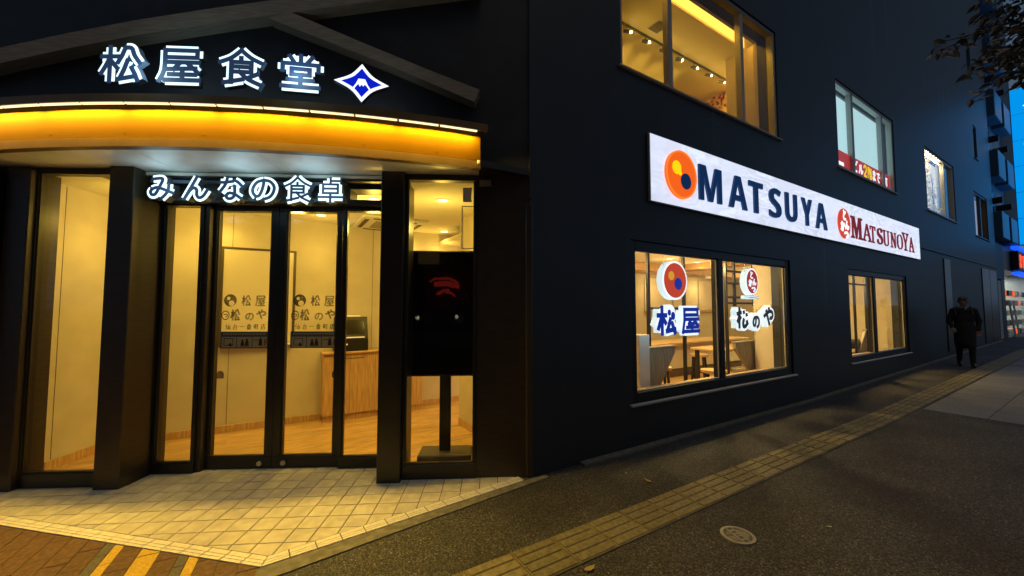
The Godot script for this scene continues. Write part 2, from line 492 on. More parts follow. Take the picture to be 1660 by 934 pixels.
	mat("brass", 0.62, 0.46, 0.24, 0.35, 0.6)
	mat("board_frame", 0.10, 0.075, 0.04, 0.4, 0.2)
	mat("screen_black", 0.002, 0.002, 0.002, 0.13).metallic_specular = 0.22
	mat("satin_black", 0.016, 0.015, 0.015, 0.4)
	mat("decal", 0.10, 0.075, 0.04, 0.7)
	M.decal.transparency = BaseMaterial3D.TRANSPARENCY_ALPHA
	M.decal.albedo_color.a = 0.62
	mat("decal_blue", 0.045, 0.085, 0.13, 0.6)
	mat("decal_pale", 0.42, 0.36, 0.22, 0.7)
	mat("decal_red", 0.16, 0.03, 0.03, 0.7)
	# lit things
	glow("led_strip", 1.0, 0.86, 0.50, 1.3)
	glow("halo", 0.74, 0.97, 1.0, 1.35)
	glow("film_navy", 0.020, 0.042, 0.10, 0.75)
	glow("emblem_white", 0.93, 0.97, 1.0, 1.15)
	glow("emblem_blue", 0.0, 0.012, 0.62, 0.85)
	glow("window_sign_white", 0.86, 0.96, 1.0, 1.1)
	glow("window_sign_side", 0.66, 0.83, 0.90, 0.95)
	glow("window_sign_blue", 0.004, 0.022, 0.30, 0.9)
	glow("window_sign_grey", 0.018, 0.022, 0.032, 0.8)
	glow("window_sign_red", 0.50, 0.045, 0.012, 1.0)
	glow("window_sign_crimson", 0.33, 0.012, 0.014, 1.0)
	glow("window_sign_yellow", 0.72, 0.34, 0.012, 0.9)
	glow("sign_navy", 0.002, 0.030, 0.125, 0.55)
	glow("sign_red", 0.22, 0.008, 0.010, 0.62)
	glow("sign_orange", 0.98, 0.13, 0.006, 0.9)
	glow("sign_orange_light", 1.0, 0.24, 0.008, 0.95)
	glow("sign_yellow", 1.0, 0.72, 0.0, 0.95)
	glow("sign_brick", 0.62, 0.055, 0.016, 0.9)
	var panel := glow("sign_panel", 1, 1, 1, 1.12)
	panel.albedo_color = lin(0.7, 0.7, 0.72)
	panel.emission_texture = wave_texture()
	panel.emission_operator = BaseMaterial3D.EMISSION_OP_MULTIPLY
	glow("downlight", 1.0, 0.84, 0.52, 3.2)
	glow("spot_bulb", 1.0, 0.86, 0.62, 6.0)
	glow("cove_strip", 1.0, 0.70, 0.11, 1.25)
	glow("blind_cyan", 0.40, 0.63, 0.66, 1.2)
	glow("blind_pale", 0.60, 0.60, 0.50, 1.1)
	glow("blue_reflection", 0.01, 0.30, 0.75, 0.8)  # blue reflection in window glass, painted as a glowing colour
	glow("amber_curtain", 0.30, 0.18, 0.06, 1.0)
	glow("tower_blue", 0.0, 0.29, 0.82, 1.0)
	glow("led_blue", 0.01, 0.10, 1.0, 1.2)
	glow("led_red", 1.0, 0.09, 0.03, 1.2)
	glow("shop_light", 0.9, 1.0, 0.95, 2.4)

# ------------------------------------------------------------------ building blocks
# a wall with rectangular openings: x from a to b, y from lo to hi, front face at z = 0, "thick" behind it
func holed_wall(st: SurfaceTool, a: float, b: float, lo: float, hi: float, thick: float, holes: Array) -> void:
	var xs := [a, b]
	var ys := [lo, hi]
	for h in holes:
		xs.append_array([h[0], h[1]])
		ys.append_array([h[2], h[3]])
	xs.sort()
	ys.sort()
	var inside := func(x: float, y: float) -> bool:
		for h in holes:
			if x > h[0] and x < h[1] and y > h[2] and y < h[3]:
				return true
		return x < a or x > b or y < lo or y > hi
	for i in xs.size() - 1:
		for j in ys.size() - 1:
			var x0: float = xs[i]
			var x1: float = xs[i + 1]
			var y0: float = ys[j]
			var y1: float = ys[j + 1]
			if x1 - x0 < 1e-4 or y1 - y0 < 1e-4 or inside.call((x0 + x1) / 2, (y0 + y1) / 2):
				continue
			for z in [0.0, -thick]:
				var n := Vector3(0, 0, 1 if z == 0.0 else -1)
				var U := func(x: float, y: float) -> Vector2: return Vector2(x / 24.0, 1.0 - y / 14.0)
				tri(st, Vector3(x0, y0, z), Vector3(x1, y0, z), Vector3(x1, y1, z), n, U.call(x0, y0), U.call(x1, y0), U.call(x1, y1))
				tri(st, Vector3(x0, y0, z), Vector3(x1, y1, z), Vector3(x0, y1, z), n, U.call(x0, y0), U.call(x1, y1), U.call(x0, y1))
			var e := 0.002
			if inside.call(x0 - e, (y0 + y1) / 2):
				face(st, [Vector3(x0, y0, 0), Vector3(x0, y1, 0), Vector3(x0, y1, -thick), Vector3(x0, y0, -thick)], Vector3.LEFT)
			if inside.call(x1 + e, (y0 + y1) / 2):
				face(st, [Vector3(x1, y0, 0), Vector3(x1, y1, 0), Vector3(x1, y1, -thick), Vector3(x1, y0, -thick)], Vector3.RIGHT)
			if inside.call((x0 + x1) / 2, y0 - e):
				face(st, [Vector3(x0, y0, 0), Vector3(x1, y0, 0), Vector3(x1, y0, -thick), Vector3(x0, y0, -thick)], Vector3.DOWN)
			if inside.call((x0 + x1) / 2, y1 + e):
				face(st, [Vector3(x0, y1, 0), Vector3(x1, y1, 0), Vector3(x1, y1, -thick), Vector3(x0, y1, -thick)], Vector3.UP)

# a window in an opening of the side front: frame, mullions, sashes, panes, sill
func window(parent: Node, x0: float, x1: float, y0: float, y1: float, mull: Array, border: float, m_frame: Material, depth: float, sill: Material, lip: Material) -> void:
	var w := holder("window", parent)
	var st := begin()
	var zf := -0.02
	ext(st, Vector3(x0, y0, zf - depth), Vector3(x0 + border, y1, zf), 0.006)
	ext(st, Vector3(x1 - border, y0, zf - depth), Vector3(x1, y1, zf), 0.006)
	ext(st, Vector3(x0 + border, y1 - border, zf - depth), Vector3(x1 - border, y1, zf - 0.003), 0.006)
	ext(st, Vector3(x0 + border, y0, zf - depth), Vector3(x1 - border, y0 + border, zf - 0.003), 0.006)
	obj("frame", st, m_frame, w)
	var edges := [x0 + border]
	for k in mull:
		st = begin()
		ext(st, Vector3(k[0] - k[1] / 2, y0 + border, zf - depth), Vector3(k[0] + k[1] / 2, y1 - border, zf - 0.012), 0.005)
		obj("mullion", st, m_frame, w)
		edges.append_array([k[0] - k[1] / 2, k[0] + k[1] / 2])
	edges.append(x1 - border)
	for i in range(0, edges.size(), 2):
		st = begin()
		ext(st, Vector3(edges[i] + 0.002, y0 + border + 0.002, zf - 0.062), Vector3(edges[i + 1] - 0.002, y1 - border - 0.002, zf - 0.054))
		obj("pane", st, M.glass, w)
		if lip:
			st = begin()
			var l := 0.016
			for r in [[edges[i], edges[i] + l, y0 + border, y1 - border], [edges[i + 1] - l, edges[i + 1], y0 + border, y1 - border], [edges[i] + l, edges[i + 1] - l, y0 + border, y0 + border + l], [edges[i] + l, edges[i + 1] - l, y1 - border - l, y1 - border]]:
				ext(st, Vector3(r[0], r[2], zf - 0.052), Vector3(r[1], r[3], zf - 0.034), 0.003)
			obj("glazing_bead", st, lip, w)
	st = begin()
	ext(st, Vector3(x0 - 0.05, y0 - 0.03, -0.10), Vector3(x1 + 0.05, y0 - 0.002, 0.035), 0.006)
	obj("sill", st, sill, w)

func downlight(label: String, at: Vector3, energy: float, color: Color, group: String, r := 0.055, cone := 68.0) -> void:
	var t := thing("downlight", label, "ceiling light", Transform3D(Basis.IDENTITY, at), group)
	var lay := Transform3D(Basis(Vector3.RIGHT, PI / 2), Vector3.ZERO)
	var st := begin()
	for i in 24:
		var a := TAU * i / 24
		var b := TAU * (i + 1) / 24
		for q in [[r, r + 0.018, -0.004, -0.004, Vector3.DOWN], [r + 0.018, r + 0.022, -0.004, 0.0, Vector3.DOWN]]:
			face(st, [Vector3(cos(a) * q[0], q[2], sin(a) * q[0]), Vector3(cos(b) * q[0], q[2], sin(b) * q[0]), Vector3(cos(b) * q[1], q[3], sin(b) * q[1]), Vector3(cos(a) * q[1], q[3], sin(a) * q[1])], Vector3(0, -1, 0.001))
	obj("ring", st, M.white_plastic, t)
	st = begin()
	prism(st, disc_poly(r, Vector2.ZERO, 24), 0.001, 0.003, lay)
	obj("lens", st, M.downlight, t)
	var l := SpotLight3D.new()
	l.spot_angle = cone
	l.spot_angle_attenuation = 0.8
	l.spot_range = 12.0
	l.spot_attenuation = 2.0
	l.rotation.x = -PI / 2
	l.position.y = -0.012
	lamp(l, t, color, energy, 0.04)
	var o := OmniLight3D.new()      # fill light added below the lens to brighten walls and ceiling
	o.position.y = -0.30
	o.omni_range = 10.0
	o.omni_attenuation = 2.0
	lamp(o, t, color, energy * 0.22, 0.06)

# ------------------------------------------------------------------ ground
func side_sheet(st: SurfaceTool, s0: float, s1: float, o0: float, o1: float, drop: float) -> void:   # a sheet that follows the climb of the street
	var cuts := [s0]
	for c in [5.05, 8.0, 12.0, 20.0, 40.0]:
		if c > s0 and c < s1:
			cuts.append(c)
	cuts.append(s1)
	for i in cuts.size() - 1:
		var a: float = cuts[i]
		var b: float = cuts[i + 1]
		var p := [side * Vector3(a, rise(a) + drop, o0), side * Vector3(b, rise(b) + drop, o0), side * Vector3(b, rise(b) + drop, o1), side * Vector3(a, rise(a) + drop, o1)]
		face(st, p, Vector3.UP)

const FLAT := Basis(Vector3(1, 0, 0), Vector3(0, 0, 1), Vector3(0, 1, 0))   # lays a polygon of (x, z) down: its depth becomes height

# flat piece with a chamfered top, from a plan polygon
func tile_mesh(poly: PackedVector2Array, low: float, top: float, bev: float) -> SurfaceTool:
	var st := begin()
	var inner := Geometry2D.offset_polygon(poly, -bev)
	if inner.size() != 1 or inner[0].size() != poly.size():
		prism(st, poly, low, top, Transform3D(FLAT, Vector3.ZERO), true, true, false)
		return st
	prism(st, poly, low, top - bev * 0.6, Transform3D(FLAT, Vector3.ZERO), false, true, false)
	var q := inner[0]
	prism(st, q, low, top, Transform3D(FLAT, Vector3.ZERO), true, false, false)
	var mid := Vector2.ZERO
	for p in poly:
		mid += p / poly.size()
	for i in poly.size():
		var a := poly[i]
		var b := poly[(i + 1) % poly.size()]
		var near := func(p: Vector2) -> Vector2:
			var best := q[0]
			for c in q:
				if c.distance_to(p) < best.distance_to(p): best = c
			return best
		var ia: Vector2 = near.call(a)
		var ib: Vector2 = near.call(b)
		var out := (a + b) / 2 - mid
		face(st, [Vector3(a.x, top - bev * 0.6, a.y), Vector3(b.x, top - bev * 0.6, b.y), Vector3(ib.x, top, ib.y), Vector3(ia.x, top, ia.y)], Vector3(out.x, 0.5, out.y))
	return st

func quad_poly(a: Vector2, along: Vector2, across: Vector2) -> PackedVector2Array:
	return PackedVector2Array([a, a + along, a + along + across, a + across])

func build_ground() -> void:
	var rng := RandomNumberGenerator.new()
	rng.seed = 2
	var st := begin()
	side_sheet(st, -90.0, 160.0, -60.0, 90.0, -0.03)
	struct("ground", st, M.concrete, "dark ground under and around the pavement")
	st = begin()
	side_sheet(st, -14.0, 24.0, 0.0, 9.0, -0.012)
	struct("asphalt_pavement", st, M.asphalt, "rough dark asphalt pavement running along the black side wall")
	# ---- tiled apron in front of the entrance
	var apron := thing("tile_apron", "cream tiled apron with a grooved pale border before the entrance", "", Transform3D.IDENTITY)
	tag(apron, "", "", "", "structure")
	var v0 := Vector2(-5.6, -3.466)      # left end of the border line
	var v1 := Vector2(-1.30, -2.335)     # front corner
	var v2 := Vector2(0.38, -3.425)      # where the border meets the side wall
	st = begin()
	prism(st, PackedVector2Array([v0, v1, v2, Vector2(0.3, -3.8), Vector2(-5.6, -3.8)]), -0.05, -0.006, Transform3D(FLAT, Vector3.ZERO))
	obj("grout_bed", st, M.grout, apron)
	var bw := 0.085
	var d1 := (v1 - v0).normalized()
	var d2 := (v2 - v1).normalized()
	var in1 := Vector2(d1.y, -d1.x)
	if in1.y > 0: in1 = -in1
	var in2 := Vector2(d2.y, -d2.x)
	if in2.dot(Vector2(-1, -1)) < 0: in2 = -in2
	var inner_v1 := v1 + (in1 + in2) * bw / (1.0 + in1.dot(in2))
	# inner field polygon
	var fields := [PackedVector2Array([v0 + in1 * (bw + 0.006), inner_v1 + (in1 + in2) * 0.004, v2 + in2 * (bw + 0.006), Vector2(v2.x - 0.03, -3.432), Vector2(-5.6, -3.432)]), PackedVector2Array([Vector2(-3.0, -3.432), Vector2(-0.96, -3.432), Vector2(-0.96, -3.78), Vector2(-3.0, -3.78)])]
	var n := 0
	for i in range(-38, 4):
		for j in range(-3, 9):
			var a := Vector2(-0.097 + 0.15 * i + 0.003, -3.31 + 0.15 * j + 0.003)
			var tilt := Vector2(1, -0.018)
			a.y += -0.018 * (a.x + 1.5)
			var q := quad_poly(a, tilt * 0.144, Vector2(0.0, 0.144))
			for f in fields:
				for piece in Geometry2D.intersect_polygons(q, f):
					if piece.size() < 3: continue
					var t := tile_mesh(piece, -0.02, 0.0 + rng.randf_range(-0.0006, 0.0006), 0.0022)
					obj("tile", t, M["tile%d" % (rng.randi() % 4)], apron)
					n += 1
	# border tiles with two grooves each
	for side_ in 2:
		var a: Vector2 = v1
		var d: Vector2 = -d1 if side_ == 0 else d2
		var inn: Vector2 = in1 if side_ == 0 else in2
		var total: float = v0.distance_to(v1) if side_ == 0 else v1.distance_to(v2)
		var shift := absf(d.dot(inner_v1 - v1))
		for i in int(total / 0.145):
			var s0 := 0.145 * i + 0.0035
			var s1 := 0.145 * (i + 1) - 0.0035
			st = begin()
			var t0 := s0 + (shift if i == 0 else 0.0)
			for strip in [[0.0, 0.020], [0.025, 0.046], [0.051, bw]]:
				var lo: float = strip[0]
				var hi: float = strip[1]
				var p0: float = s0 + (shift * lo / bw if i == 0 else 0.0)
				var p1: float = s0 + (shift * hi / bw if i == 0 else 0.0)
				prism(st, PackedVector2Array([a + d * p0 + inn * lo, a + d * s1 + inn * lo, a + d * s1 + inn * hi, a + d * p1 + inn * hi]), -0.02, 0.001, Transform3D(FLAT, Vector3.ZERO), true, true, false)
			prism(st, PackedVector2Array([a + d * (s0 + 0.001) + inn * 0.002, a + d * (s1 - 0.001) + inn * 0.002, a + d * (s1 - 0.001) + inn * (bw - 0.002), a + d * (t0 + 0.001) + inn * (bw - 0.002)]), -0.02, -0.002, Transform3D(FLAT, Vector3.ZERO), true, true, false)
			obj("border_tile", st, M.border, apron)
	# worn concrete strip outside the right border
	st = begin()
	var out2 := -in2
	prism(st, PackedVector2Array([v1 - d2 * 0.05 + out2 * 0.004, v2 + d2 * 0.1 + out2 * 0.004, v2 + d2 * 0.1 + out2 * 0.07, v1 + d2 * 0.9 + out2 * 0.10, v1 + d2 * 0.1 + out2 * 0.13, v1 - d2 * 0.25 + out2 * 0.13]), -0.04, -0.004, Transform3D(FLAT, Vector3.ZERO))
	struct("concrete_edging", st, M.concrete, "narrow worn concrete edging between tiles and asphalt")
	# ---- brick pavement at the front left
	var bricks := thing("brick_pavement", "red brown brick pavement with yellow and grey courses", "", Transform3D.IDENTITY)
	tag(bricks, "", "", "", "structure")
	var ang := deg_to_rad(-24.0)
	var u := Vector2(cos(ang), sin(ang))
	var w := Vector2(-sin(ang), cos(ang))
	var zone := PackedVector2Array([v0 - in1 * 0.006, v1 - in1 * 0.006 - d1 * 0.02, v1 - in1 * 0.006 - d1 * 0.02 + w * 1.6, Vector2(-5.6, -1.0)])
	st = begin()
	prism(st, zone, -0.05, -0.006, Transform3D(FLAT, Vector3.ZERO))
	obj("joint_bed", st, M.grout, bricks)
	# courses run along w; widths of the courses measured from the front corner leftwards
	var courses := [[0.012, "brick"], [0.105, "brick"], [0.105, "brick"], [0.105, "brick"], [0.105, "brick"], [0.052, "brick_yellow"], [0.052, "brick_grey"], [0.105, "brick"], [0.105, "brick_yellow"], [0.105, "brick"], [0.052, "brick_yellow"], [0.052, "brick_grey"]]
	for i in 26:
		courses.append([0.105, "brick"])
	var pos := 0.12
	var base := v1
	for c in courses.size():
		var wid: float = courses[c][0]
		pos -= wid + 0.004
		for j in range(-9, 16):
			var lenb := 0.212
			var a := base + u * pos + w * (j * (lenb + 0.004) + (0.106 if c % 2 else 0.0))
			var q := quad_poly(a, u * wid, w * lenb)
			if (a + w * 0.1).y > -1.15 or a.x < -5.4: continue
			for piece in Geometry2D.intersect_polygons(q, zone):
				if piece.size() < 3: continue
				var kind: String = courses[c][1]
				obj("brick", tile_mesh(piece, -0.03, rng.randf_range(-0.0016, 0.0), 0.003), M["brick%d" % (rng.randi() % 4)] if kind == "brick" else M[kind], bricks)
	# ---- tactile paving: blocks of 30 cm with four raised bars
	var tact := thing("tactile_paving", "yellowish tactile guide strip of barred blocks along the pavement", "", Transform3D.IDENTITY)
	tag(tact, "", "", "", "structure")
	for i in range(-6, 62):
		var s := -0.70 + 0.3 * i
		st = begin()
		ext(st, Vector3(0.002, -0.03, -0.148), Vector3(0.298, -0.004, 0.148), 0.002)
		for b in 4:
			var z := -0.111 + 0.074 * b
			# a bar with sloping flanks
			var p := PackedVector2Array([Vector2(z - 0.031, -0.004), Vector2(z - 0.026, 0.0025), Vector2(z + 0.026, 0.0025), Vector2(z + 0.031, -0.004)])
			prism(st, p, 0.012, 0.288, Transform3D(Basis(Vector3(0, 0, 1), Vector3(0, 1, 0), Vector3(1, 0, 0)), Vector3.ZERO), true, true, true)
		var xf := Transform3D(side.basis * Basis(Vector3(0, 0, 1), atan(0.0155) if s > 5.0 else 0.0), side * Vector3(s, rise(s) + rng.randf_range(-0.001, 0.001), 0.95))
		obj("tactile_block", st, M["tactile%d" % (rng.randi() % 3)], tact, xf)
	# ---- stone paving farther along
	var stone := thing("stone_pavement", "grey stone slab paving that takes over from the asphalt", "", Transform3D.IDENTITY)
	tag(stone, "", "", "", "structure")
	for i in range(0, 28):
		for j in range(0, 7):
			var s := 6.07 + 0.6 * i
			var o := 1.12 + 0.6 * j
			st = begin()
			ext(st, Vector3(0.003, -0.03, 0.003), Vector3(0.597, 0.0, 0.597), 0.003)
			var xf := Transform3D(side.basis * Basis(Vector3(0, 0, 1), atan(0.0155)), side * Vector3(s, rise(s) - 0.006 + rng.randf_range(-0.001, 0.001), o))
			obj("paving_slab", st, M["slab%d" % (rng.randi() % 3)], stone, xf)
	# low kerb at the foot of the side wall
	var kerb := thing("wall_kerb", "low grey kerb along the foot of the side wall", "", Transform3D.IDENTITY)
	tag(kerb, "", "", "", "structure")
	for i in 30:
		var s := 0.55 + 0.7 * i
		st = begin()
		ext(st, Vector3(0.003, -0.05, 0.0), Vector3(0.697, 0.022, 0.075), 0.006)
		obj("kerb_stone", st, M.concrete, kerb, Transform3D(side.basis * Basis(Vector3(0, 0, 1), atan(0.0155) if s > 5.0 else 0.0), side * Vector3(s, rise(s) - 0.006, 0.002)))
	# manhole cover
	var mh := thing("manhole_cover", "small round pale metal cover set in the asphalt", "manhole cover", Transform3D(Basis(Vector3.UP, 0.15), Vector3(1.595, -0.012, -2.50)))
	st = begin()
	prism(st, disc_poly(0.098, Vector2.ZERO, 40), 0.0, 0.005, Transform3D(FLAT, Vector3.ZERO))
	obj("plate", st, mat("cover_plate", 0.10, 0.10, 0.09, 0.6, 0.3), mh)
	st = begin()
	for i in 40:
		var a := TAU * i / 40
		var b := TAU * (i + 1) / 40
		prism(st, PackedVector2Array([Vector2(cos(a), sin(a)) * 0.083, Vector2(cos(b), sin(b)) * 0.083, Vector2(cos(b), sin(b)) * 0.102, Vector2(cos(a), sin(a)) * 0.102]), 0.0, 0.009, Transform3D(FLAT, Vector3.ZERO), true, true, false)
	obj("rim", st, mat("cover_metal", 0.30, 0.29, 0.26, 0.5, 0.3), mh)
	st = begin()
	for r in [[-0.021, 0.006, 0.081], [0.021, 0.006, 0.081]]:
		ext(st, Vector3(r[0] - 0.004, 0.004, -0.08), Vector3(r[0] + 0.004, 0.0085, 0.08))
	for z in [-0.05, -0.012, 0.012, 0.05]:
		ext(st, Vector3(-0.016, 0.004, z - 0.005), Vector3(0.016, 0.0082, z + 0.005))
	for k in 5:
		ext(st, Vector3(0.032 + 0.009 * k, 0.004, -0.055 + 0.008 * k), Vector3(0.036 + 0.009 * k, 0.0078, 0.055 - 0.008 * k))
		ext(st, Vector3(-0.036 - 0.009 * k, 0.004, -0.055 + 0.008 * k), Vector3(-0.032 - 0.009 * k, 0.0078, -0.02))
		ext(st, Vector3(-0.036 - 0.009 * k, 0.004, 0.0), Vector3(-0.032 - 0.009 * k, 0.0078, 0.055 - 0.008 * k))
	obj("raised_pattern", st, M.cover_metal, mh)
	# fallen leaves and scraps
	var leaf_mats := [mat("dry_leaf", 0.34, 0.25, 0.11, 0.8), mat("pale_leaf", 0.42, 0.37, 0.24, 0.8), mat("paper_scrap", 0.6, 0.58, 0.52, 0.8)]
	var spots := [[0.555, -2.228, 0.030, 0, "dry curled leaf beside the tactile strip at the bottom edge"], [0.30, -2.46, 0.016, 1, "small pale leaf on the left edge of the tactile strip"], [1.33, -3.30, 0.03, 0, "long dry leaf between tactile strip and the black wall"], [2.27, -2.56, 0.014, 2, "white scrap lying right of the round metal cover"], [1.20, -3.46, 0.010, 2, "tiny white scrap beside the long dry leaf"], [2.18, -3.36, 0.010, 2, "tiny white scrap on the tactile strip"]]
	for i in spots.size():
		var sp: Array = spots[i]
		st = begin()
		var r: float = sp[2]
		var rows := 6
		for k in rows:
			var t0 := float(k) / rows
			var t1 := float(k + 1) / rows
			var pt := func(t: float, sgn: float) -> Vector3: return Vector3((t - 0.5) * 2.6 * r, 0.002 + 0.35 * r * pow(t - 0.4, 2.0) * 4.0 + absf(sgn) * 0.18 * r * sin(PI * t), sgn * r * 0.55 * sin(PI * pow(t, 0.8)))
			for sg in [-1.0, 1.0]:
				face(st, [pt.call(t0, 0.0), pt.call(t1, 0.0), pt.call(t1, sg), pt.call(t0, sg)], Vector3.UP)
		tube(st, Vector3(1.3 * r, 0.004, 0), Vector3(1.75 * r, 0.003, 0.2 * r), 0.0012, 0.0008, 5)
		var where := Vector3(sp[0], -0.008, sp[1])
		var o := obj("fallen_leaf" if sp[3] != 2 else "paper_scrap", st, leaf_mats[sp[3]], self, Transform3D(Basis(Vector3.UP, 0.9 * i + 0.4), where))
		tag(o, sp[4], "leaf" if sp[3] != 2 else "paper", "leaves and scraps on the pavement")

# ------------------------------------------------------------------ building
func arc_at(a: float, r: float) -> Vector2:      # point of the canopy's arc; a = angle from the middle
	return ARC + Vector2(sin(a), cos(a)) * r

func arc_wall(st: SurfaceTool, a0: float, a1: float, n: int, r0: float, r1: float, y0: float, y1: float) -> void:    # a curved bar between two radii and two heights
	for i in n:
		var a := lerpf(a0, a1, float(i) / n)
		var b := lerpf(a0, a1, float(i + 1) / n)
		var P := func(t: float, r: float, y: float) -> Vector3:
			var p := arc_at(t, r)
			return Vector3(p.x, y, p.y)
		var m := (a + b) / 2
		var out := Vector3(sin(m), 0, cos(m))
		for side_ in [[r1, 1.0], [r0, -1.0]]:
			# smooth normals along the curve
			var q := [P.call(a, side_[0], y0), P.call(b, side_[0], y0), P.call(b, side_[0], y1), P.call(a, side_[0], y1)]
			var na: Vector3 = Vector3(sin(a), 0, cos(a)) * side_[1]
			var nb: Vector3 = Vector3(sin(b), 0, cos(b)) * side_[1]
			for k in [[0, 1, 2], [0, 2, 3]]:
				var o := [k[0], k[1], k[2]]
				if (q[o[1]] - q[o[0]]).cross(q[o[2]] - q[o[0]]).dot(out * side_[1]) > 0.0:
					o = [k[0], k[2], k[1]]
				for j in o:
					st.set_normal(na if j in [0, 3] else nb); st.set_uv(Vector2.ZERO); st.add_vertex(q[j])
		face(st, [P.call(a, r0, y0), P.call(b, r0, y0), P.call(b, r1, y0), P.call(a, r1, y0)], Vector3.DOWN)
		face(st, [P.call(a, r0, y1), P.call(b, r0, y1), P.call(b, r1, y1), P.call(a, r1, y1)], Vector3.UP)
		if i == 0:
			face(st, [P.call(a, r0, y0), P.call(a, r1, y0), P.call(a, r1, y1), P.call(a, r0, y1)], Vector3(-1, 0, 0))
		if i == n - 1:
			face(st, [P.call(b, r0, y0), P.call(b, r1, y0), P.call(b, r1, y1), P.call(b, r0, y1)], Vector3(1, 0, 0))

func build_building() -> void:
	var b := thing("restaurant_building", "dark painted corner building with shop windows and lit upper windows", "building")
	var st := begin()
	var holes := [[1.30, 4.90, 0.455, 2.205], [7.16, 10.58, 0.455, 2.205], [1.20, 4.70, 4.10, 5.83], [6.98, 10.22, 4.10, 5.83], [12.70, 15.72, 4.06, 5.80], [18.34, 20.45, 3.93, 5.50], [18.55, 19.15, 9.7, 10.9], [18.85, 19.35, 6.75, 7.95]]
	holed_wall(st, 0.0, 21.55, -0.3, 14.0, 0.28, holes)
	var p := obj("side_wall", st, M.facade, b, side)
	p.set_meta("label", "long black painted side wall")
	# the end of the building
	st = begin()
	ext(st, Vector3(21.27, -0.3, -9.0), Vector3(21.55, 14.0, -0.28))
	obj("end_wall", st, M.front_paint, b, side)
	st = begin()
	holed_wall(st, -5.4, 0.345, 2.66, 14.0, 0.25, [])
	p = obj("front_wall", st, M.front_paint, b, Transform3D(Basis.IDENTITY, Vector3(0, 0, -3.43)))
	st = begin()
	ext(st, Vector3(-0.135, -0.05, -3.68), Vector3(0.345, 2.66, -3.425), 0.004)
	obj("corner_pillar", st, M.bronze, b)
	st = begin()      # corner trim strip up to the visor
	ext(st, Vector3(0.30, 0.0, -3.47), Vector3(0.365, 2.40, -3.405), 0.012)
	obj("corner_trim", st, M.bronze, b)
	st = begin()
	ext(st, Vector3(-5.4, -0.05, -3.72), Vector3(-4.02, 2.66, -3.43))
	obj("left_wall", st, M.front_paint, b)
	st = begin()
	ext(st, Vector3(-4.02, -0.02, -3.60), Vector3(-3.835, 2.63, -3.36), 0.008)
	obj("pillar", st, M.bronze, b)
	st = begin()
	ext(st, Vector3(-4.9, -0.02, -3.43), Vector3(-4.06, 2.60, -3.27), 0.01)
	obj("pillar", st, M.black_metal, b)
	# gable boards on the front
	var zb := Transform3D(Basis.IDENTITY, Vector3(0, 0, -3.43))
	var lows := [Vector2(-5.3, 3.10), Vector2(-4.06, 3.49), Vector2(-3.55, 3.632), Vector2(-3.04, 3.76), Vector2(-2.38, 3.90), Vector2(-1.74, 4.02), Vector2(-1.03, 4.155), Vector2(-0.1, 4.32)]
	var up := PackedVector2Array(lows)
	var rev := lows.duplicate()
	rev.reverse()
	for q in rev:
		up.append(q + Vector2(0, 0.135))
	st = begin()
	prism(st, up, 0.0, 0.12, zb)
	obj("gable_board", st, M.gable_wood, b)
	st = begin()
	prism(st, PackedVector2Array([Vector2(-1.95, 3.965), Vector2(-1.74, 4.018), Vector2(-1.136, 3.772), Vector2(-0.571, 3.549), Vector2(-0.114, 3.379), Vector2(-0.157, 3.267), Vector2(-0.895, 3.569), Vector2(-1.555, 3.816)]), 0.0, 0.125, zb)
	obj("gable_board", st, M.gable_wood, b)
	# ---- windows of the side front
	var dark: Material = M.black_metal
	for wdef in [[1.30, 4.90, 0.455, 2.205, [[3.05, 0.10]], 0.10], [7.16, 10.58, 0.455, 2.205, [[8.62, 0.13]], 0.10]]:
		window_at(b, wdef, dark, 0.12, M.alloy)
	window_at(b, [1.20, 4.70, 4.10, 5.83, [[2.11, 0.07], [3.76, 0.07]], 0.05], M.alloy, 0.10, null)
	window_at(b, [6.98, 10.22, 4.10, 5.83, [[7.86, 0.10], [9.58, 0.10]], 0.07], M.alloy, 0.10, null)
	window_at(b, [12.70, 15.72, 4.06, 5.80, [[14.75, 0.09]], 0.07], M.alloy, 0.10, null)
	window_at(b, [18.34, 20.45, 3.93, 5.50, [[19.5, 0.07]], 0.06], M.bronze, 0.10, null)
	window_at(b, [18.55, 19.15, 9.7, 10.9, [], 0.05], M.bronze, 0.10, null)
	window_at(b, [18.85, 19.35, 6.75, 7.95, [], 0.05], M.bronze, 0.10, null)
	# steel panels proud of the wall near the far end
	mat("steel_panel", 0.10, 0.082, 0.070, 0.30, 0.7)
	for q in [[13.9, 14.55], [18.75, 19.95], [20.0, 21.2]]:
		st = begin()
		ext(st, Vector3(q[0], 0.26, 0.004), Vector3(q[1], 2.85, 0.022), 0.006)
		obj("steel_panel", st, M.steel_panel, b, side)
	# conduit and seam along the wall
	st = begin()
	tube(st, Vector3(11.9, 2.98, 0.018), Vector3(21.4, 2.98, 0.018), 0.012, 0.012, 8)
	obj("conduit", st, M.satin_black, b, side)
	st = begin()
	ext(st, Vector3(-0.02, 2.45, 0.002), Vector3(0.012, 9.0, 0.02))
	obj("corner_bead", st, M.front_paint, b, side)

func window_at(b: Node3D, d: Array, m: Material, depth: float, lip: Material) -> void:
	var before := b.get_child_count()
	window(b, d[0], d[1], d[2], d[3], d[4], d[5], m, depth, M.alloy if m != M.bronze else M.bronze, lip)
	b.get_child(before).transform = side

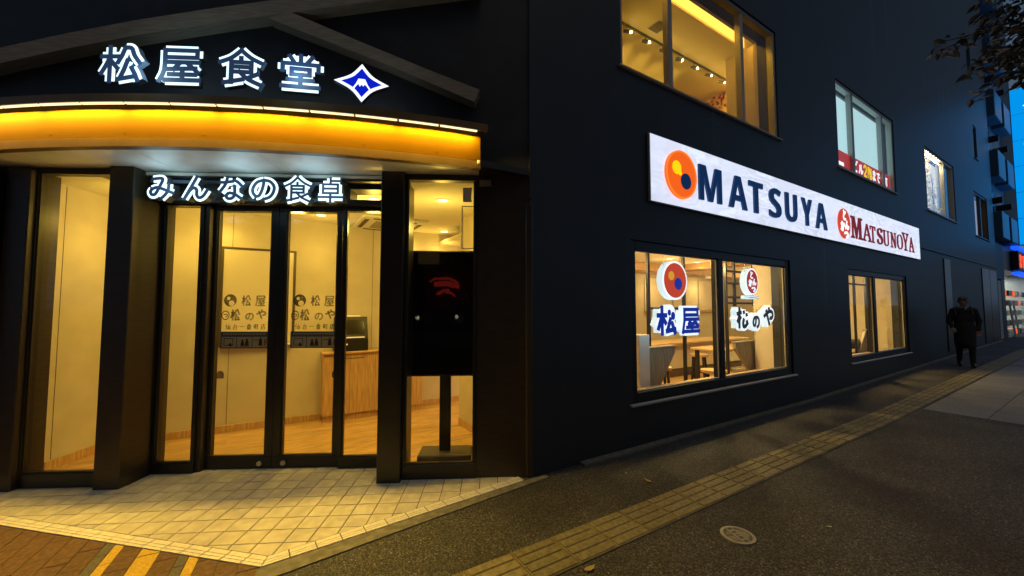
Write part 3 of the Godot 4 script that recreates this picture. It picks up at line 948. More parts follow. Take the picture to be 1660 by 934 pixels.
func build_canopy() -> void:
	var c := thing("entrance_canopy", "bowed yellow lit canopy over the entrance with brown trim", "canopy")
	var a0 := asin((-4.55 - ARC.x) / ARC_R)
	var a1 := asin((-0.10 - ARC.x) / ARC_R)
	var st := begin()
	arc_wall(st, a0, a1, 36, ARC_R - 0.03, ARC_R, 2.705, 2.962)
	obj("fascia", st, M.fascia, c)
	st = begin()
	arc_wall(st, a0, a1, 36, ARC_R - 0.05, ARC_R + 0.012, 2.64, 2.703)
	obj("bottom_trim", st, M.fascia_trim, c)
	st = begin()
	arc_wall(st, a0 - 0.004, a1 + 0.007, 36, ARC_R + 0.002, ARC_R + 0.046, 2.958, 3.018)
	obj("top_lip", st, M.fascia_trim, c)
	# roof of the canopy, back to the wall
	st = begin()
	var roof := PackedVector2Array()
	for i in 25:
		roof.append(arc_at(lerpf(a0, a1, i / 24.0), ARC_R))
	roof.append(Vector2(-0.10, -3.425))
	roof.append(Vector2(-4.55, -3.425))
	prism(st, roof, 2.964, 3.010, Transform3D(FLAT, Vector3.ZERO))
	obj("canopy_roof", st, M.front_paint, c)
	# soffit panels, with open joints
	var xs := [-4.52, -3.62, -2.72, -1.82, -0.92, -0.115]
	for i in xs.size() - 1:
		st = begin()
		var poly := PackedVector2Array()
		for k in 9:
			var x: float = lerpf(xs[i] + 0.003, xs[i + 1] - 0.003, k / 8.0)
			poly.append(arc_at(asin((x - ARC.x) / (ARC_R - 0.055)), ARC_R - 0.055))
		poly.append(Vector2(xs[i + 1] - 0.003, -3.76))
		poly.append(Vector2(xs[i] + 0.003, -3.76))
		prism(st, poly, 2.655, 2.668, Transform3D(FLAT, Vector3.ZERO))
		obj("soffit_panel", st, M.soffit, c)
	# LED strips tucked under the lip
	var step := 0.322 / ARC_R
	var a := a1 - 0.004
	var k := 0
	while a - step > a0:
		st = begin()
		arc_wall(st, a - step + 0.0010, a - 0.0010, 4, ARC_R + 0.020, ARC_R + 0.040, 2.948, 2.956)
		obj("led_strip", st, M.led_strip, c)
		if k % 2 == 0:
			var mid := a - step
			var pm := arc_at(mid, ARC_R + 0.032)
			var l := AreaLight3D.new()
			l.area_size = Vector2(0.62, 0.024)
			l.area_range = 8.0
			l.transform = Transform3D(Basis(Vector3.UP, mid + PI) * Basis(Vector3.RIGHT, -deg_to_rad(63.0)), Vector3(pm.x, 2.940, pm.y))
			lamp(l, c, Color(1.0, 0.80, 0.29), LED, 0.02)
		a -= step
		k += 1
	# small rivets on the fascia
	for i in 8:
		var t := lerpf(a0, a1, (i + 0.35) / 8.0)
		for y in [2.745]:
			var q := arc_at(t, ARC_R)
			st = begin()
			tube(st, Vector3(q.x, y, q.y), Vector3(q.x + sin(t) * 0.002, y, q.y + cos(t) * 0.002), 0.006, 0.005, 8)
			obj("rivet", st, M.fascia, c)
	# thin visor that closes the canopy against the corner
	st = begin()
	prism(st, PackedVector2Array([Vector2(-0.098, -3.20), Vector2(0.12, -3.30), Vector2(0.355, -3.42), Vector2(-0.098, -3.424)]), 2.655, 2.71, Transform3D(FLAT, Vector3.ZERO))
	obj("visor", st, M.bronze, c)
	st = begin()
	ext(st, Vector3(-0.125, 2.668, -3.205), Vector3(-0.10, 2.70, -3.18), 0.004)
	obj("end_bolt", st, M.white_plastic, c)

func build_entrance() -> void:
	var e := thing("entrance_screen", "black framed glass entrance with sliding doors and side windows", "shopfront")
	var st := begin()
	var fr: Material = M.black_metal
	# pillars
	for q in [[-3.205, -3.005, -3.80, -3.355], [-0.960, -0.765, -3.80, -3.355]]:
		st = begin()
		ext(st, Vector3(q[0], -0.01, q[2]), Vector3(q[1], 2.655, q[3]), 0.006)
		obj("pillar", st, M.bronze if q[0] < -2 else fr, e)
	# jamb between the left fixed light and the doors
	st = begin()
	ext(st, Vector3(-2.665, 0.0, -3.81), Vector3(-2.60, 2.42, -3.665), 0.003)
	obj("jamb", st, M.bronze, e)
	# header over the doors
	st = begin()
	ext(st, Vector3(-3.005, 2.415, -3.80), Vector3(-1.315, 2.655, -3.60), 0.004)
	ext(st, Vector3(-1.315, 2.565, -3.80), Vector3(-0.96, 2.655, -3.604), 0.004)
	ext(st, Vector3(-1.315, 2.415, -3.797), Vector3(-0.96, 2.468, -3.606), 0.004)
	ext(st, Vector3(-0.985, 2.468, -3.797), Vector3(-0.961, 2.565, -3.606), 0.002)
	ext(st, Vector3(-3.40, 2.60, -3.60), Vector3(-0.75, 2.653, -3.48), 0.004)
	obj("header", st, fr, e)
	# fixed lights beside the doors and the two doors: each glass in a frame
	var fixed := func(x0: float, x1: float, y0: float, y1: float, z: float, called: String, rail: float, stile: float) -> Node3D:
		var w := holder(called, e)
		var t := begin()
		ext(t, Vector3(x0, 0.0, z - 0.06), Vector3(x1, y0, z + 0.02), 0.004)
		ext(t, Vector3(x0, y1, z - 0.06), Vector3(x1, y1 + rail, z + 0.02), 0.004)
		ext(t, Vector3(x0, y0, z - 0.058), Vector3(x0 + stile, y1, z + 0.018), 0.003)
		ext(t, Vector3(x1 - stile, y0, z - 0.058), Vector3(x1, y1, z + 0.018), 0.003)
		obj("frame", t, fr, w)
		t = begin()
		ext(t, Vector3(x0 + stile, y0, z - 0.026), Vector3(x1 - stile, y1, z - 0.018))
		obj("pane", t, M.glass, w)
		t = begin()
		for q in [[x0 + stile, x0 + stile + 0.010], [x1 - stile - 0.010, x1 - stile]]:
			ext(t, Vector3(q[0], y0, z - 0.016), Vector3(q[1], y1, z + 0.006), 0.002)
		ext(t, Vector3(x0 + stile + 0.010, y0, z - 0.016), Vector3(x1 - stile - 0.010, y0 + 0.010, z + 0.006), 0.002)
		obj("glazing_bead", t, M.bronze, w)
		return w
	fixed.call(-3.845, -3.205, 0.115, 2.60, -3.43, "side_window", 0.05, 0.022)
	fixed.call(-0.765, -0.133, 0.125, 2.60, -3.43, "side_window", 0.05, 0.022)
	fixed.call(-3.005, -2.640, 0.090, 2.400, -3.66, "fixed_light", 0.015, 0.03)
	fixed.call(-1.405, -0.960, 0.098, 2.380, -3.70, "fixed_light", 0.035, 0.03)
	var d1: Node3D = fixed.call(-2.640, -2.010, 0.105, 2.375, -3.74, "door", 0.04, 0.07)
	var d2: Node3D = fixed.call(-2.008, -1.400, 0.105, 2.375, -3.74, "door", 0.04, 0.07)
	for q in [[d1, -2.11, -1], [d2, -1.90, 1]]:
		st = begin()
		tube(st, Vector3(q[1], 0.05, -3.715), Vector3(q[1], 0.05, -3.700), 0.022, 0.022, 16)
		obj("floor_lock", st, M.silver, q[0])
	# print on the door glass: maker's marks, shop lines, pictogram strip, arch stickers
	for q in [[d1, 0.0], [d2, 0.634]]:
		decals(q[0], q[1])
	# stickers on the right window
	st = begin()
	var zs := -3.447
	for r in [[-0.272, -0.262, 1.99, 2.38], [-0.262, -0.160, 2.372, 2.38], [-0.262, -0.160, 1.99, 1.998]]:
		ext(st, Vector3(r[0], r[2], zs), Vector3(r[1], r[3], zs + 0.002))
	obj("frame_sticker", st, M.white_plastic, e)
	st = begin()
	prism(st, PackedVector2Array([Vector2(-0.262, 2.415), Vector2(-0.180, 2.415), Vector2(-0.188, 2.46), Vector2(-0.182, 2.53), Vector2(-0.175, 2.55), Vector2(-0.262, 2.545)]), 0.0, 0.002, Transform3D(Basis.IDENTITY, Vector3(0, 0, zs)))
	obj("white_sticker", st, M.white_plastic, e)
	var nt := thing("vent_cap", "small grey louvred cap on the pillar under the visor", "vent", Transform3D(Basis.IDENTITY, Vector3(-0.06, 2.575, -3.42)))
	st = begin()
	ext(st, Vector3(-0.055, -0.03, 0.0), Vector3(0.055, 0.03, 0.03), 0.006)
	obj("body", st, M.grey_rim, nt)
	st = begin()
	for i in 4:
		box(st, Vector3(0, -0.02 + 0.013 * i, 0.034), Vector3(0.095, 0.003, 0.014), 0.0, Basis(Vector3.RIGHT, 0.6))
	obj("louvre", st, M.silver, nt)

func decals(door: Node3D, dx: float) -> void:
	var z := -3.757
	var xf := Transform3D(Basis.IDENTITY, Vector3(dx, 0, z))
	var st := begin()
	# round mark with two dots left clear
	var ring := disc_poly(0.058, Vector2(-2.449, 1.535), 30)
	var cutters := [disc_poly(0.016, Vector2(-2.464, 1.553), 12)]
	# slice into columns so that the two clear dots stay open
	for i in 29:
		var x0 := -2.507 + 0.004 * i
		var col := PackedVector2Array([Vector2(x0, 1.4), Vector2(x0 + 0.0041, 1.4), Vector2(x0 + 0.0041, 1.7), Vector2(x0, 1.7)])
		for a in Geometry2D.intersect_polygons(col, ring):
			for bb in Geometry2D.clip_polygons(a, disc_poly(0.026, Vector2(-2.437, 1.508), 16)):
				if bb.size() < 3: continue
				for cc in Geometry2D.clip_polygons(bb, cutters[0]):
					if cc.size() > 2 and not Geometry2D.is_polygon_clockwise(cc):
						prism(st, cc, 0.0, 0.001, xf, true, false)
	obj("round_mark", st, M.decal, door)
	st = begin()
	write(st, "matsu", Vector2(-2.305, 1.533), Vector2(0.085, 0.105), 0.013, 0.0, 0.001, xf)
	write(st, "ya", Vector2(-2.175, 1.533), Vector2(0.09, 0.105), 0.013, 0.0, 0.001, xf)
	write(st, "matsu", Vector2(-2.40, 1.398), Vector2(0.085, 0.11), 0.016, 0.0, 0.001, xf)
	write(st, "no", Vector2(-2.27, 1.385), Vector2(0.075, 0.075), 0.014, 0.0, 0.001, xf)
	write(st, "yakana", Vector2(-2.165, 1.405), Vector2(0.095, 0.095), 0.016, 0.0, 0.001, xf)
	var ov := disc_poly(0.036, Vector2(-2.488, 1.395), 20, 0.044)
	write(st, "tsu", Vector2(-2.488, 1.395), Vector2(0.04, 0.04), 0.009, 0.0, 0.001, xf)
	for i in 20:
		prism(st, PackedVector2Array([ov[i], ov[(i + 1) % 20], ov[(i + 1) % 20] * 0.8 + Vector2(-2.488, 1.395) * 0.2, ov[i] * 0.8 + Vector2(-2.488, 1.395) * 0.2]), 0.0, 0.001, xf, true, false)
	var line := ["sen", "dai", "ichi", "ban", "machi", "ten"]
	for i in 6:
		write(st, line[i], Vector2(-2.463 + 0.064 * i, 1.289), Vector2(0.045, 0.052), 0.006, 0.0, 0.0008, xf)
	obj("lettering", st, M.decal, door)
	st = begin()
	ext(st, Vector3(-2.525 + dx, 1.087, z), Vector3(-2.092 + dx, 1.243, z + 0.0012))
	obj("notice_strip", st, M.decal_blue, door)
	st = begin()
	for i in 3:
		var x := -2.513 + dx + 0.139 * i
		ext(st, Vector3(x, 1.097, z + 0.0012), Vector3(x + 0.131, 1.193, z + 0.0020))
	for i in 24:
		var x := -2.50 + dx + 0.0165 * i
		ext(st, Vector3(x, 1.212 + 0.003 * (i % 2), z + 0.0012), Vector3(x + 0.010, 1.228, z + 0.0019))
	obj("notice_panel", st, M.decal_pale, door)
	st = begin()
	var zz := z + 0.0022
	# a screen being tapped, two people queueing, a person at a shelf
	prism(st, PackedVector2Array([Vector2(-2.494 + dx, 1.112), Vector2(-2.408 + dx, 1.112), Vector2(-2.408 + dx, 1.182), Vector2(-2.494 + dx, 1.182), Vector2(-2.494 + dx, 1.119), Vector2(-2.488 + dx, 1.119), Vector2(-2.488 + dx, 1.176), Vector2(-2.414 + dx, 1.176), Vector2(-2.414 + dx, 1.118), Vector2(-2.494 + dx, 1.118)]), zz - 0.0005, zz + 0.0003)
	obj("pictogram_screen", st, M.satin_black, door)
	for r in [[-2.345, -2.265, 1.104, 1.110], [-2.226, -2.17, 1.163, 1.169]]:
		st = begin()
		ext(st, Vector3(r[0] + dx, r[2], zz - 0.0005), Vector3(r[1] + dx, r[3], zz + 0.0003))
		obj("pictogram_line", st, M.satin_black, door)
	for q in [[-2.325, 1.158, 0.011], [-2.285, 1.166, 0.011], [-2.162, 1.180, 0.009]]:
		st = begin()
		prism(st, disc_poly(q[2], Vector2(q[0] + dx, q[1]), 14), zz - 0.0005, zz + 0.0004)
		prism(st, PackedVector2Array([Vector2(q[0] - 0.018 + dx, 1.112), Vector2(q[0] + 0.018 + dx, 1.112), Vector2(q[0] + 0.013 + dx, q[1] - 0.010), Vector2(q[0] - 0.013 + dx, q[1] - 0.010)]), zz - 0.0004, zz + 0.0005)
		obj("pictogram_figure", st, M.satin_black, door)
	st = begin()
	prism(st, PackedVector2Array([Vector2(-2.44 + dx, 1.104), Vector2(-2.418 + dx, 1.108), Vector2(-2.428 + dx, 1.140), Vector2(-2.452 + dx, 1.128)]), zz - 0.0004, zz + 0.0006)
	obj("pictogram_hand", st, M.satin_black, door)
	st = begin()
	for i in 2:
		ext(st, Vector3(-2.128 + dx + 0.012 * i, 1.112 + 0.02 * i, zz - 0.0005), Vector3(-2.120 + dx + 0.012 * i, 1.172, zz + 0.0003))
	obj("notice_mark", st, M.decal_red, door)
	st = begin()
	var arch := PackedVector2Array([Vector2(-0.032, -0.035), Vector2(0.032, -0.035), Vector2(0.032, 0.002)])
	for k in 9:
		arch.append(Vector2(cos(PI * (k + 1) / 10.0) * 0.032, 0.002 + sin(PI * (k + 1) / 10.0) * 0.034))
	arch.append(Vector2(-0.032, 0.002))
	prism(st, arch, 0.0, 0.0015, Transform3D(Basis.IDENTITY, Vector3(-2.513 + (dx if dx == 0.0 else dx + 0.41), 0.845, z)))
	obj("arch_sticker", st, M.decal, door)

# ------------------------------------------------------------------ signs
func build_signs() -> void:
	# upper sign: four channel letters and an emblem that stand on the canopy and follow its bow
	var top := thing("upper_sign", "large glowing white outlined characters and blue emblem above the canopy", "sign")
	var spots := [["matsu", -2.752, 0.345], ["ya", -2.322, 0.335], ["shoku", -1.890, 0.345], ["dou", -1.470, 0.33]]
	for q in spots:
		var a := asin((q[1] - ARC.x) / 7.6)
		var p := arc_at(a, 7.6)
		var size: float = q[2] * 0.80
		channel_letter(top, q[0], Transform3D(Basis(Vector3.UP, a), Vector3(p.x, 3.272, p.y)), Vector2(size * 1.10, size), 0.033, 0.072, 0.045, M.halo, M.film_navy, M.grey_rim)
	var a := asin((-1.03 - ARC.x) / 7.6)
	var pe := arc_at(a, 7.6)
	var em := holder("emblem", top, Transform3D(Basis(Vector3.UP, a), Vector3(pe.x, 3.238, pe.y)))
	var dia := func(rx: float, ry: float, dent: float) -> PackedVector2Array:
		var out := PackedVector2Array()
		var tips := [Vector2(rx, 0), Vector2(0, ry), Vector2(-rx, 0), Vector2(0, -ry)]
		for i in 4:
			var t0: Vector2 = tips[i]
			var t1: Vector2 = tips[(i + 1) % 4]
			for k in 8:
				var t := k / 8.0
				out.append(t0.lerp(t1, t) * (1.0 - dent * sin(PI * t)))
		return out
	var st := begin()
	prism(st, dia.call(0.205, 0.155, 0.2), -0.05, 0.0, Transform3D.IDENTITY, false, true, false)
	obj("return", st, M.grey_rim, em)
	st = begin()
	prism(st, dia.call(0.205, 0.155, 0.2), -0.002, 0.0)
	obj("halo", st, M.emblem_white, em)
	st = begin()
	prism(st, dia.call(0.152, 0.117, 0.2), 0.002, 0.003)
	obj("film", st, M.emblem_blue, em)
	st = begin()      # the white mountain in the emblem
	prism(st, PackedVector2Array([Vector2(-0.078, -0.062), Vector2(-0.048, -0.02), Vector2(-0.028, 0.022), Vector2(-0.026, 0.030), Vector2(0.026, 0.030), Vector2(0.028, 0.022), Vector2(0.048, -0.02), Vector2(0.078, -0.062), Vector2(0.062, -0.062), Vector2(0.036, -0.024), Vector2(0.022, -0.012), Vector2(0.012, -0.030), Vector2(0.0, -0.014), Vector2(-0.014, -0.034), Vector2(-0.024, -0.012), Vector2(-0.038, -0.026), Vector2(-0.062, -0.062)]), 0.004, 0.005)
	obj("mountain", st, M.emblem_white, em)
	for x in [-2.55, -1.5]:
		var l := OmniLight3D.new()
		var la := asin((x - ARC.x) / 7.6)
		var lp := arc_at(la, 7.66)
		l.position = Vector3(lp.x, 3.24, lp.y)
		l.omni_range = 10.0
		l.omni_attenuation = 2.0
		lamp(l, top, Color(0.72, 0.90, 1.0), 0.09, 0.12)
	# lower sign over the doors
	var low := thing("lower_sign", "row of six glowing white outlined characters hung over the sliding doors", "sign")
	var line := ["mi", "n", "na", "no", "shoku", "taku"]
	for i in 6:
		var x: float = [-2.815, -2.534, -2.248, -1.975, -1.689, -1.408][i]
		channel_letter(low, line[i], Transform3D(Basis.IDENTITY, Vector3(x, 2.492, -3.40)), Vector2(0.205 if i < 4 else 0.225, 0.205 if i < 4 else 0.22), 0.0265 if i < 4 else 0.0195, 0.064, 0.07, M.halo, M.film_navy, M.grey_rim)
	st = begin()
	ext(st, Vector3(-2.98, 2.405, -3.492), Vector3(-1.30, 2.435, -3.475), 0.003)
	ext(st, Vector3(-2.98, 2.555, -3.492), Vector3(-1.30, 2.585, -3.475), 0.003)
	obj("rail", st, M.grey_rim, low)
	for x in [-2.75, -2.12, -1.5]:
		var lo := OmniLight3D.new()
		lo.position = Vector3(x, 2.50, -3.31)
		lo.omni_range = 8.0
		lo.omni_attenuation = 2.0
		lamp(lo, low, Color(0.72, 0.92, 1.0), 0.035, 0.14)
	# ---- long lightbox on the side wall
	var box_ := thing("lightbox_sign", "long white backlit lightbox with blue and red raised lettering on the black wall", "sign", at_side(1.595, 2.655, 0.0))
	var L := 10.02
	var H := 0.79
	st = begin()
	ext(st, Vector3(0.0, 0.0, 0.004), Vector3(L, H, 0.035), 0.004)
	obj("case", st, M.alloy, box_)
	st = begin()
	var z := 0.038
	tri(st, Vector3(0.012, 0.012, z), Vector3(L - 0.012, 0.012, z), Vector3(L - 0.012, H - 0.012, z), Vector3(0, 0, 1), Vector2(0, 1), Vector2(1, 1), Vector2(1, 0))
	tri(st, Vector3(0.012, 0.012, z), Vector3(L - 0.012, H - 0.012, z), Vector3(0.012, H - 0.012, z), Vector3(0, 0, 1), Vector2(0, 1), Vector2(1, 0), Vector2(0, 0))
	obj("lit_face", st, M.sign_panel, box_)
	var al := AreaLight3D.new()
	al.area_size = Vector2(L - 0.1, H - 0.06)
	al.area_range = 14.0
	al.transform = Transform3D(Basis(Vector3.UP, PI), Vector3(L / 2, H / 2, 0.10))
	lamp(al, box_, Color(0.92, 0.96, 1.0), SIGN, 0.1)
	# round mark
	var mk := holder("round_mark", box_, Transform3D(Basis.IDENTITY, Vector3(0.535, 0.388, 0.038)))
	st = begin()
	prism(st, disc_poly(0.288, Vector2.ZERO, 64), 0.0, 0.028)
	obj("disc", st, M.sign_orange, mk)
	st = begin()
	for i in 64:
		var p0 := disc_poly(0.288, Vector2.ZERO, 64)[i]
		var p1 := disc_poly(0.288, Vector2.ZERO, 64)[(i + 1) % 64]
		prism(st, PackedVector2Array([p0 * 0.93, p1 * 0.93, p1, p0]), 0.028, 0.031)
	obj("edge", st, M.sign_orange_light, mk)
	st = begin()
	prism(st, disc_poly(0.080, Vector2(-0.098, 0.070), 32), 0.028, 0.034)
	prism(st, disc_poly(0.028, Vector2(-0.035, 0.012), 16), 0.028, 0.033)
	obj("yellow_dot", st, M.sign_yellow, mk)
	st = begin()
	prism(st, disc_poly(0.096, Vector2(0.070, -0.072), 32), 0.028, 0.036)
	obj("blue_dot", st, M.sign_navy, mk)
	# blue lettering, spaced wide
	for q in [["M", 0.887, 1.376], ["A", 1.544, 1.992], ["T", 2.053, 2.425], ["S", 2.608, 2.958], ["U", 3.103, 3.479], ["Y", 3.647, 4.013], ["A", 4.151, 4.586]]:
		fit_letter(box_, q[0], "Droid Sans", q[1], q[2], 0.15, 0.595, 0.052, 0.024, M.sign_navy)
	# red oval with four brushed characters
	var ovl := holder("oval_mark", box_, Transform3D(Basis.IDENTITY, Vector3(5.345, 0.362, 0.038)))
	st = begin()
	prism(st, disc_poly(0.268, Vector2.ZERO, 48, 0.278), 0.0, 0.02)
	obj("disc", st, M.sign_brick, ovl)
	st = begin()
	write(st, "to", Vector2(0.0, 0.165), Vector2(0.16, 0.20), 0.045, 0.02, 0.024)
	write(st, "n", Vector2(0.10, -0.02), Vector2(0.17, 0.17), 0.040, 0.02, 0.0255)
	write(st, "ka", Vector2(-0.10, -0.055), Vector2(0.18, 0.19), 0.040, 0.02, 0.027)
	write(st, "tsu", Vector2(0.04, -0.20), Vector2(0.17, 0.14), 0.045, 0.02, 0.0285)
	obj("characters", st, M.emblem_white, ovl)
	for q in [["M", 5.655, 6.225, 0.555], ["A", 6.228, 6.701, 0.484], ["T", 6.635, 6.925, 0.474], ["S", 7.015, 7.355, 0.480], ["U", 7.375, 7.755, 0.470], ["N", 7.845, 8.205, 0.470], ["O", 8.26, 8.65, 0.472], ["Y", 8.63, 9.085, 0.545], ["A", 9.09, 9.49, 0.485]]:
		fit_letter(box_, q[0], "Droid Serif", q[1], q[2], 0.132, q[3], 0.050, 0.016, M.sign_red, 700 if q[0] in ["M", "S"] else 400)
	# ---- signs hung inside the big street window
	var ws := thing("window_sign", "thick white edged red disc with yellow and blue dots over blue characters", "window sign", at_side(2.21, 1.80, -0.115))
	st = begin()
	prism(st, disc_poly(0.238, Vector2.ZERO, 56), -0.085, 0.0, Transform3D.IDENTITY, false, true, true)
	obj("edge", st, M.window_sign_side, ws)
	st = begin()
	prism(st, disc_poly(0.238, Vector2.ZERO, 56), -0.002, 0.0)
	obj("halo", st, M.window_sign_white, ws)
	st = begin()
	prism(st, disc_poly(0.213, Vector2.ZERO, 56), 0.001, 0.003)
	obj("face", st, M.window_sign_red, ws)
	st = begin()
	prism(st, disc_poly(0.055, Vector2(-0.075, 0.055), 28), 0.003, 0.005)
	obj("yellow_dot", st, M.window_sign_yellow, ws)
	st = begin()
	prism(st, disc_poly(0.074, Vector2(0.055, -0.040), 28), 0.003, 0.005)
	obj("blue_dot", st, M.window_sign_blue, ws)
	for q in [["matsu", -0.175, 1.0], ["ya", 0.285, 1.0]]:
		var l := holder("letter", ws, Transform3D(Basis.IDENTITY, Vector3(q[1], -0.485, 0.0)))
		var sz := Vector2(0.33, 0.30)
		st = begin()
		write(st, q[0], Vector2.ZERO, sz, 0.115, -0.08, -0.002, Transform3D.IDENTITY, true, false, true)
		obj("edge", st, M.window_sign_side, l)
		st = begin()
		write(st, q[0], Vector2.ZERO, sz, 0.115, -0.002, 0.0)
		obj("halo", st, M.window_sign_white, l)
		st = begin()
		if q[0] == "matsu":
			write(st, "matsu_heavy", Vector2.ZERO, sz * 1.04, 0.055, 0.003, 0.0045, Transform3D.IDENTITY, false)
			prism(st, disc_poly(0.030, Vector2(0.045, 0.095), 20, 0.038), 0.003, 0.006)
			prism(st, disc_poly(0.038, Vector2(0.115, 0.055), 20, 0.050), 0.003, 0.006)
		else:
			write(st, "ya_heavy", Vector2.ZERO, sz * 1.04, 0.045, 0.003, 0.0045, Transform3D.IDENTITY, false)
		obj("face", st, M.window_sign_blue, l)
	hang(ws, [-0.16, 0.16], 0.23)
	var wt := thing("window_sign", "small white edged crimson oval sign over brushed dark characters and chopsticks", "window sign", at_side(3.99, 1.85, -0.115))
	st = begin()
	prism(st, disc_poly(0.175, Vector2.ZERO, 48, 0.195), -0.085, 0.0, Transform3D.IDENTITY, false, true, true)
	obj("edge", st, M.window_sign_side, wt)
	st = begin()
	prism(st, disc_poly(0.175, Vector2.ZERO, 48, 0.195), -0.002, 0.0)
	obj("halo", st, M.window_sign_white, wt)
	st = begin()
	prism(st, disc_poly(0.150, Vector2.ZERO, 48, 0.172), 0.001, 0.003)
	obj("face", st, M.window_sign_crimson, wt)
	st = begin()
	write(st, "to", Vector2(-0.015, 0.10), Vector2(0.09, 0.11), 0.022, 0.003, 0.005)
	write(st, "n", Vector2(0.055, -0.005), Vector2(0.10, 0.10), 0.020, 0.003, 0.0065)
	write(st, "ka", Vector2(-0.055, -0.02), Vector2(0.10, 0.11), 0.020, 0.003, 0.008)
	write(st, "tsu", Vector2(0.02, -0.11), Vector2(0.10, 0.08), 0.022, 0.003, 0.0095)
	obj("characters", st, M.window_sign_white, wt)
	st = begin()
	ext(st, Vector3(-0.20, -0.255, -0.07), Vector3(0.18, -0.205, 0.0), 0.01)
	obj("chopstick_base", st, M.window_sign_side, wt)
	st = begin()
	prism(st, PackedVector2Array([Vector2(-0.09, -0.232), Vector2(0.165, -0.222), Vector2(0.165, -0.214), Vector2(-0.09, -0.229)]), 0.0005, 0.003)
	prism(st, PackedVector2Array([Vector2(-0.09, -0.236), Vector2(0.165, -0.250), Vector2(0.165, -0.242), Vector2(-0.09, -0.233)]), 0.0005, 0.003)
	obj("chopsticks", st, M.window_sign_grey, wt)
	for q in [["matsu_brush", -0.30, -0.52, 0.37, 0.37], ["no", 0.07, -0.585, 0.22, 0.22], ["yakana", 0.43, -0.51, 0.36, 0.36]]:
		var l := holder("letter", wt, Transform3D(Basis.IDENTITY, Vector3(q[1], q[2], 0.0)))
		var sz := Vector2(q[3], q[4]) * 0.85
		st = begin()
		write(st, q[0], Vector2.ZERO, sz, 0.120, -0.08, -0.002, Transform3D.IDENTITY, true, false, true)
		obj("edge", st, M.window_sign_side, l)
		st = begin()
		write(st, q[0], Vector2.ZERO, sz, 0.120, -0.002, 0.0)
		obj("halo", st, M.window_sign_white, l)
		st = begin()
		write(st, q[0], Vector2.ZERO, sz, 0.055 if q[0] != "no" else 0.045, 0.003, 0.0045)
		obj("face", st, M.window_sign_grey, l)
	hang(wt, [-0.12, 0.12], 0.19)
	# ---- red notice strip in the cool upstairs window
	var bn := thing("notice_banner", "red banner strip with white and yellow characters in the cyan upstairs window", "banner", at_side(7.05, 4.19, -0.09))
	st = begin()
	ext(st, Vector3(0.02, 0.0, -0.006), Vector3(3.08, 0.34, 0.0))
	obj("strip", st, glow("banner_red", 0.50, 0.035, 0.03, 0.8), bn)
	st = begin()
	write(st, "bi", Vector2(1.05, 0.17), Vector2(0.24, 0.24), 0.045, 0.0, 0.002)
	write(st, "ru", Vector2(1.33, 0.17), Vector2(0.24, 0.24), 0.045, 0.0, 0.002)
	write(st, "ma", Vector2(2.10, 0.17), Vector2(0.22, 0.24), 0.040, 0.0, 0.002)
	write(st, "de", Vector2(2.35, 0.17), Vector2(0.22, 0.24), 0.040, 0.0, 0.002)
	ext(st, Vector3(0.18, 0.05, 0.0), Vector3(0.45, 0.12, 0.002))
	write(st, "machi", Vector2(2.82, 0.16), Vector2(0.22, 0.22), 0.034, 0.0, 0.002)
	obj("white_characters", st, M.emblem_white, bn)
	st = begin()
	write(st, "two", Vector2(1.58, 0.17), Vector2(0.20, 0.26), 0.050, 0.0, 0.002)
	write(st, "kai", Vector2(1.84, 0.17), Vector2(0.26, 0.26), 0.030, 0.0, 0.002)
	obj("yellow_characters", st, M.sign_yellow, bn)

func hang(parent: Node3D, xs: Array, y: float) -> void:      # two thin wires to the window head
	var st := begin()
	for x in xs:
		tube(st, Vector3(x, y * 0.6, -0.04), Vector3(x, 2.40 - parent.position.y, -0.04), 0.003, 0.003, 6)
	obj("wire", st, M.silver, parent)

# ------------------------------------------------------------------ interiors
const WARM := Color(1.0, 0.835, 0.35)
const DINE := Color(1.0, 0.845, 0.52)

func floor_planks(parent: Node3D, poly: PackedVector2Array, y: float, xf: Transform3D, wide: float, lengthy: float, seed_: int) -> void:
	var rng := RandomNumberGenerator.new()
	rng.seed = seed_
	var lo := poly[0]
	var hi := poly[0]
	for p in poly:
		lo = lo.min(p)
		hi = hi.max(p)
	var j := 0
	var v := lo.y
	while v < hi.y:
		var x := lo.x - rng.randf() * lengthy
		while x < hi.x:
			var q := PackedVector2Array([Vector2(x + 0.001, v + 0.001), Vector2(x + lengthy - 0.001, v + 0.001), Vector2(x + lengthy - 0.001, v + wide - 0.001), Vector2(x + 0.001, v + wide - 0.001)])
			for piece in Geometry2D.intersect_polygons(q, poly):
				if piece.size() < 3: continue
				obj("plank", tile_mesh(piece, y - 0.015, y, 0.0012), M["floor%d" % (rng.randi() % 4)], parent, xf)
			x += lengthy
		v += wide
		j += 1

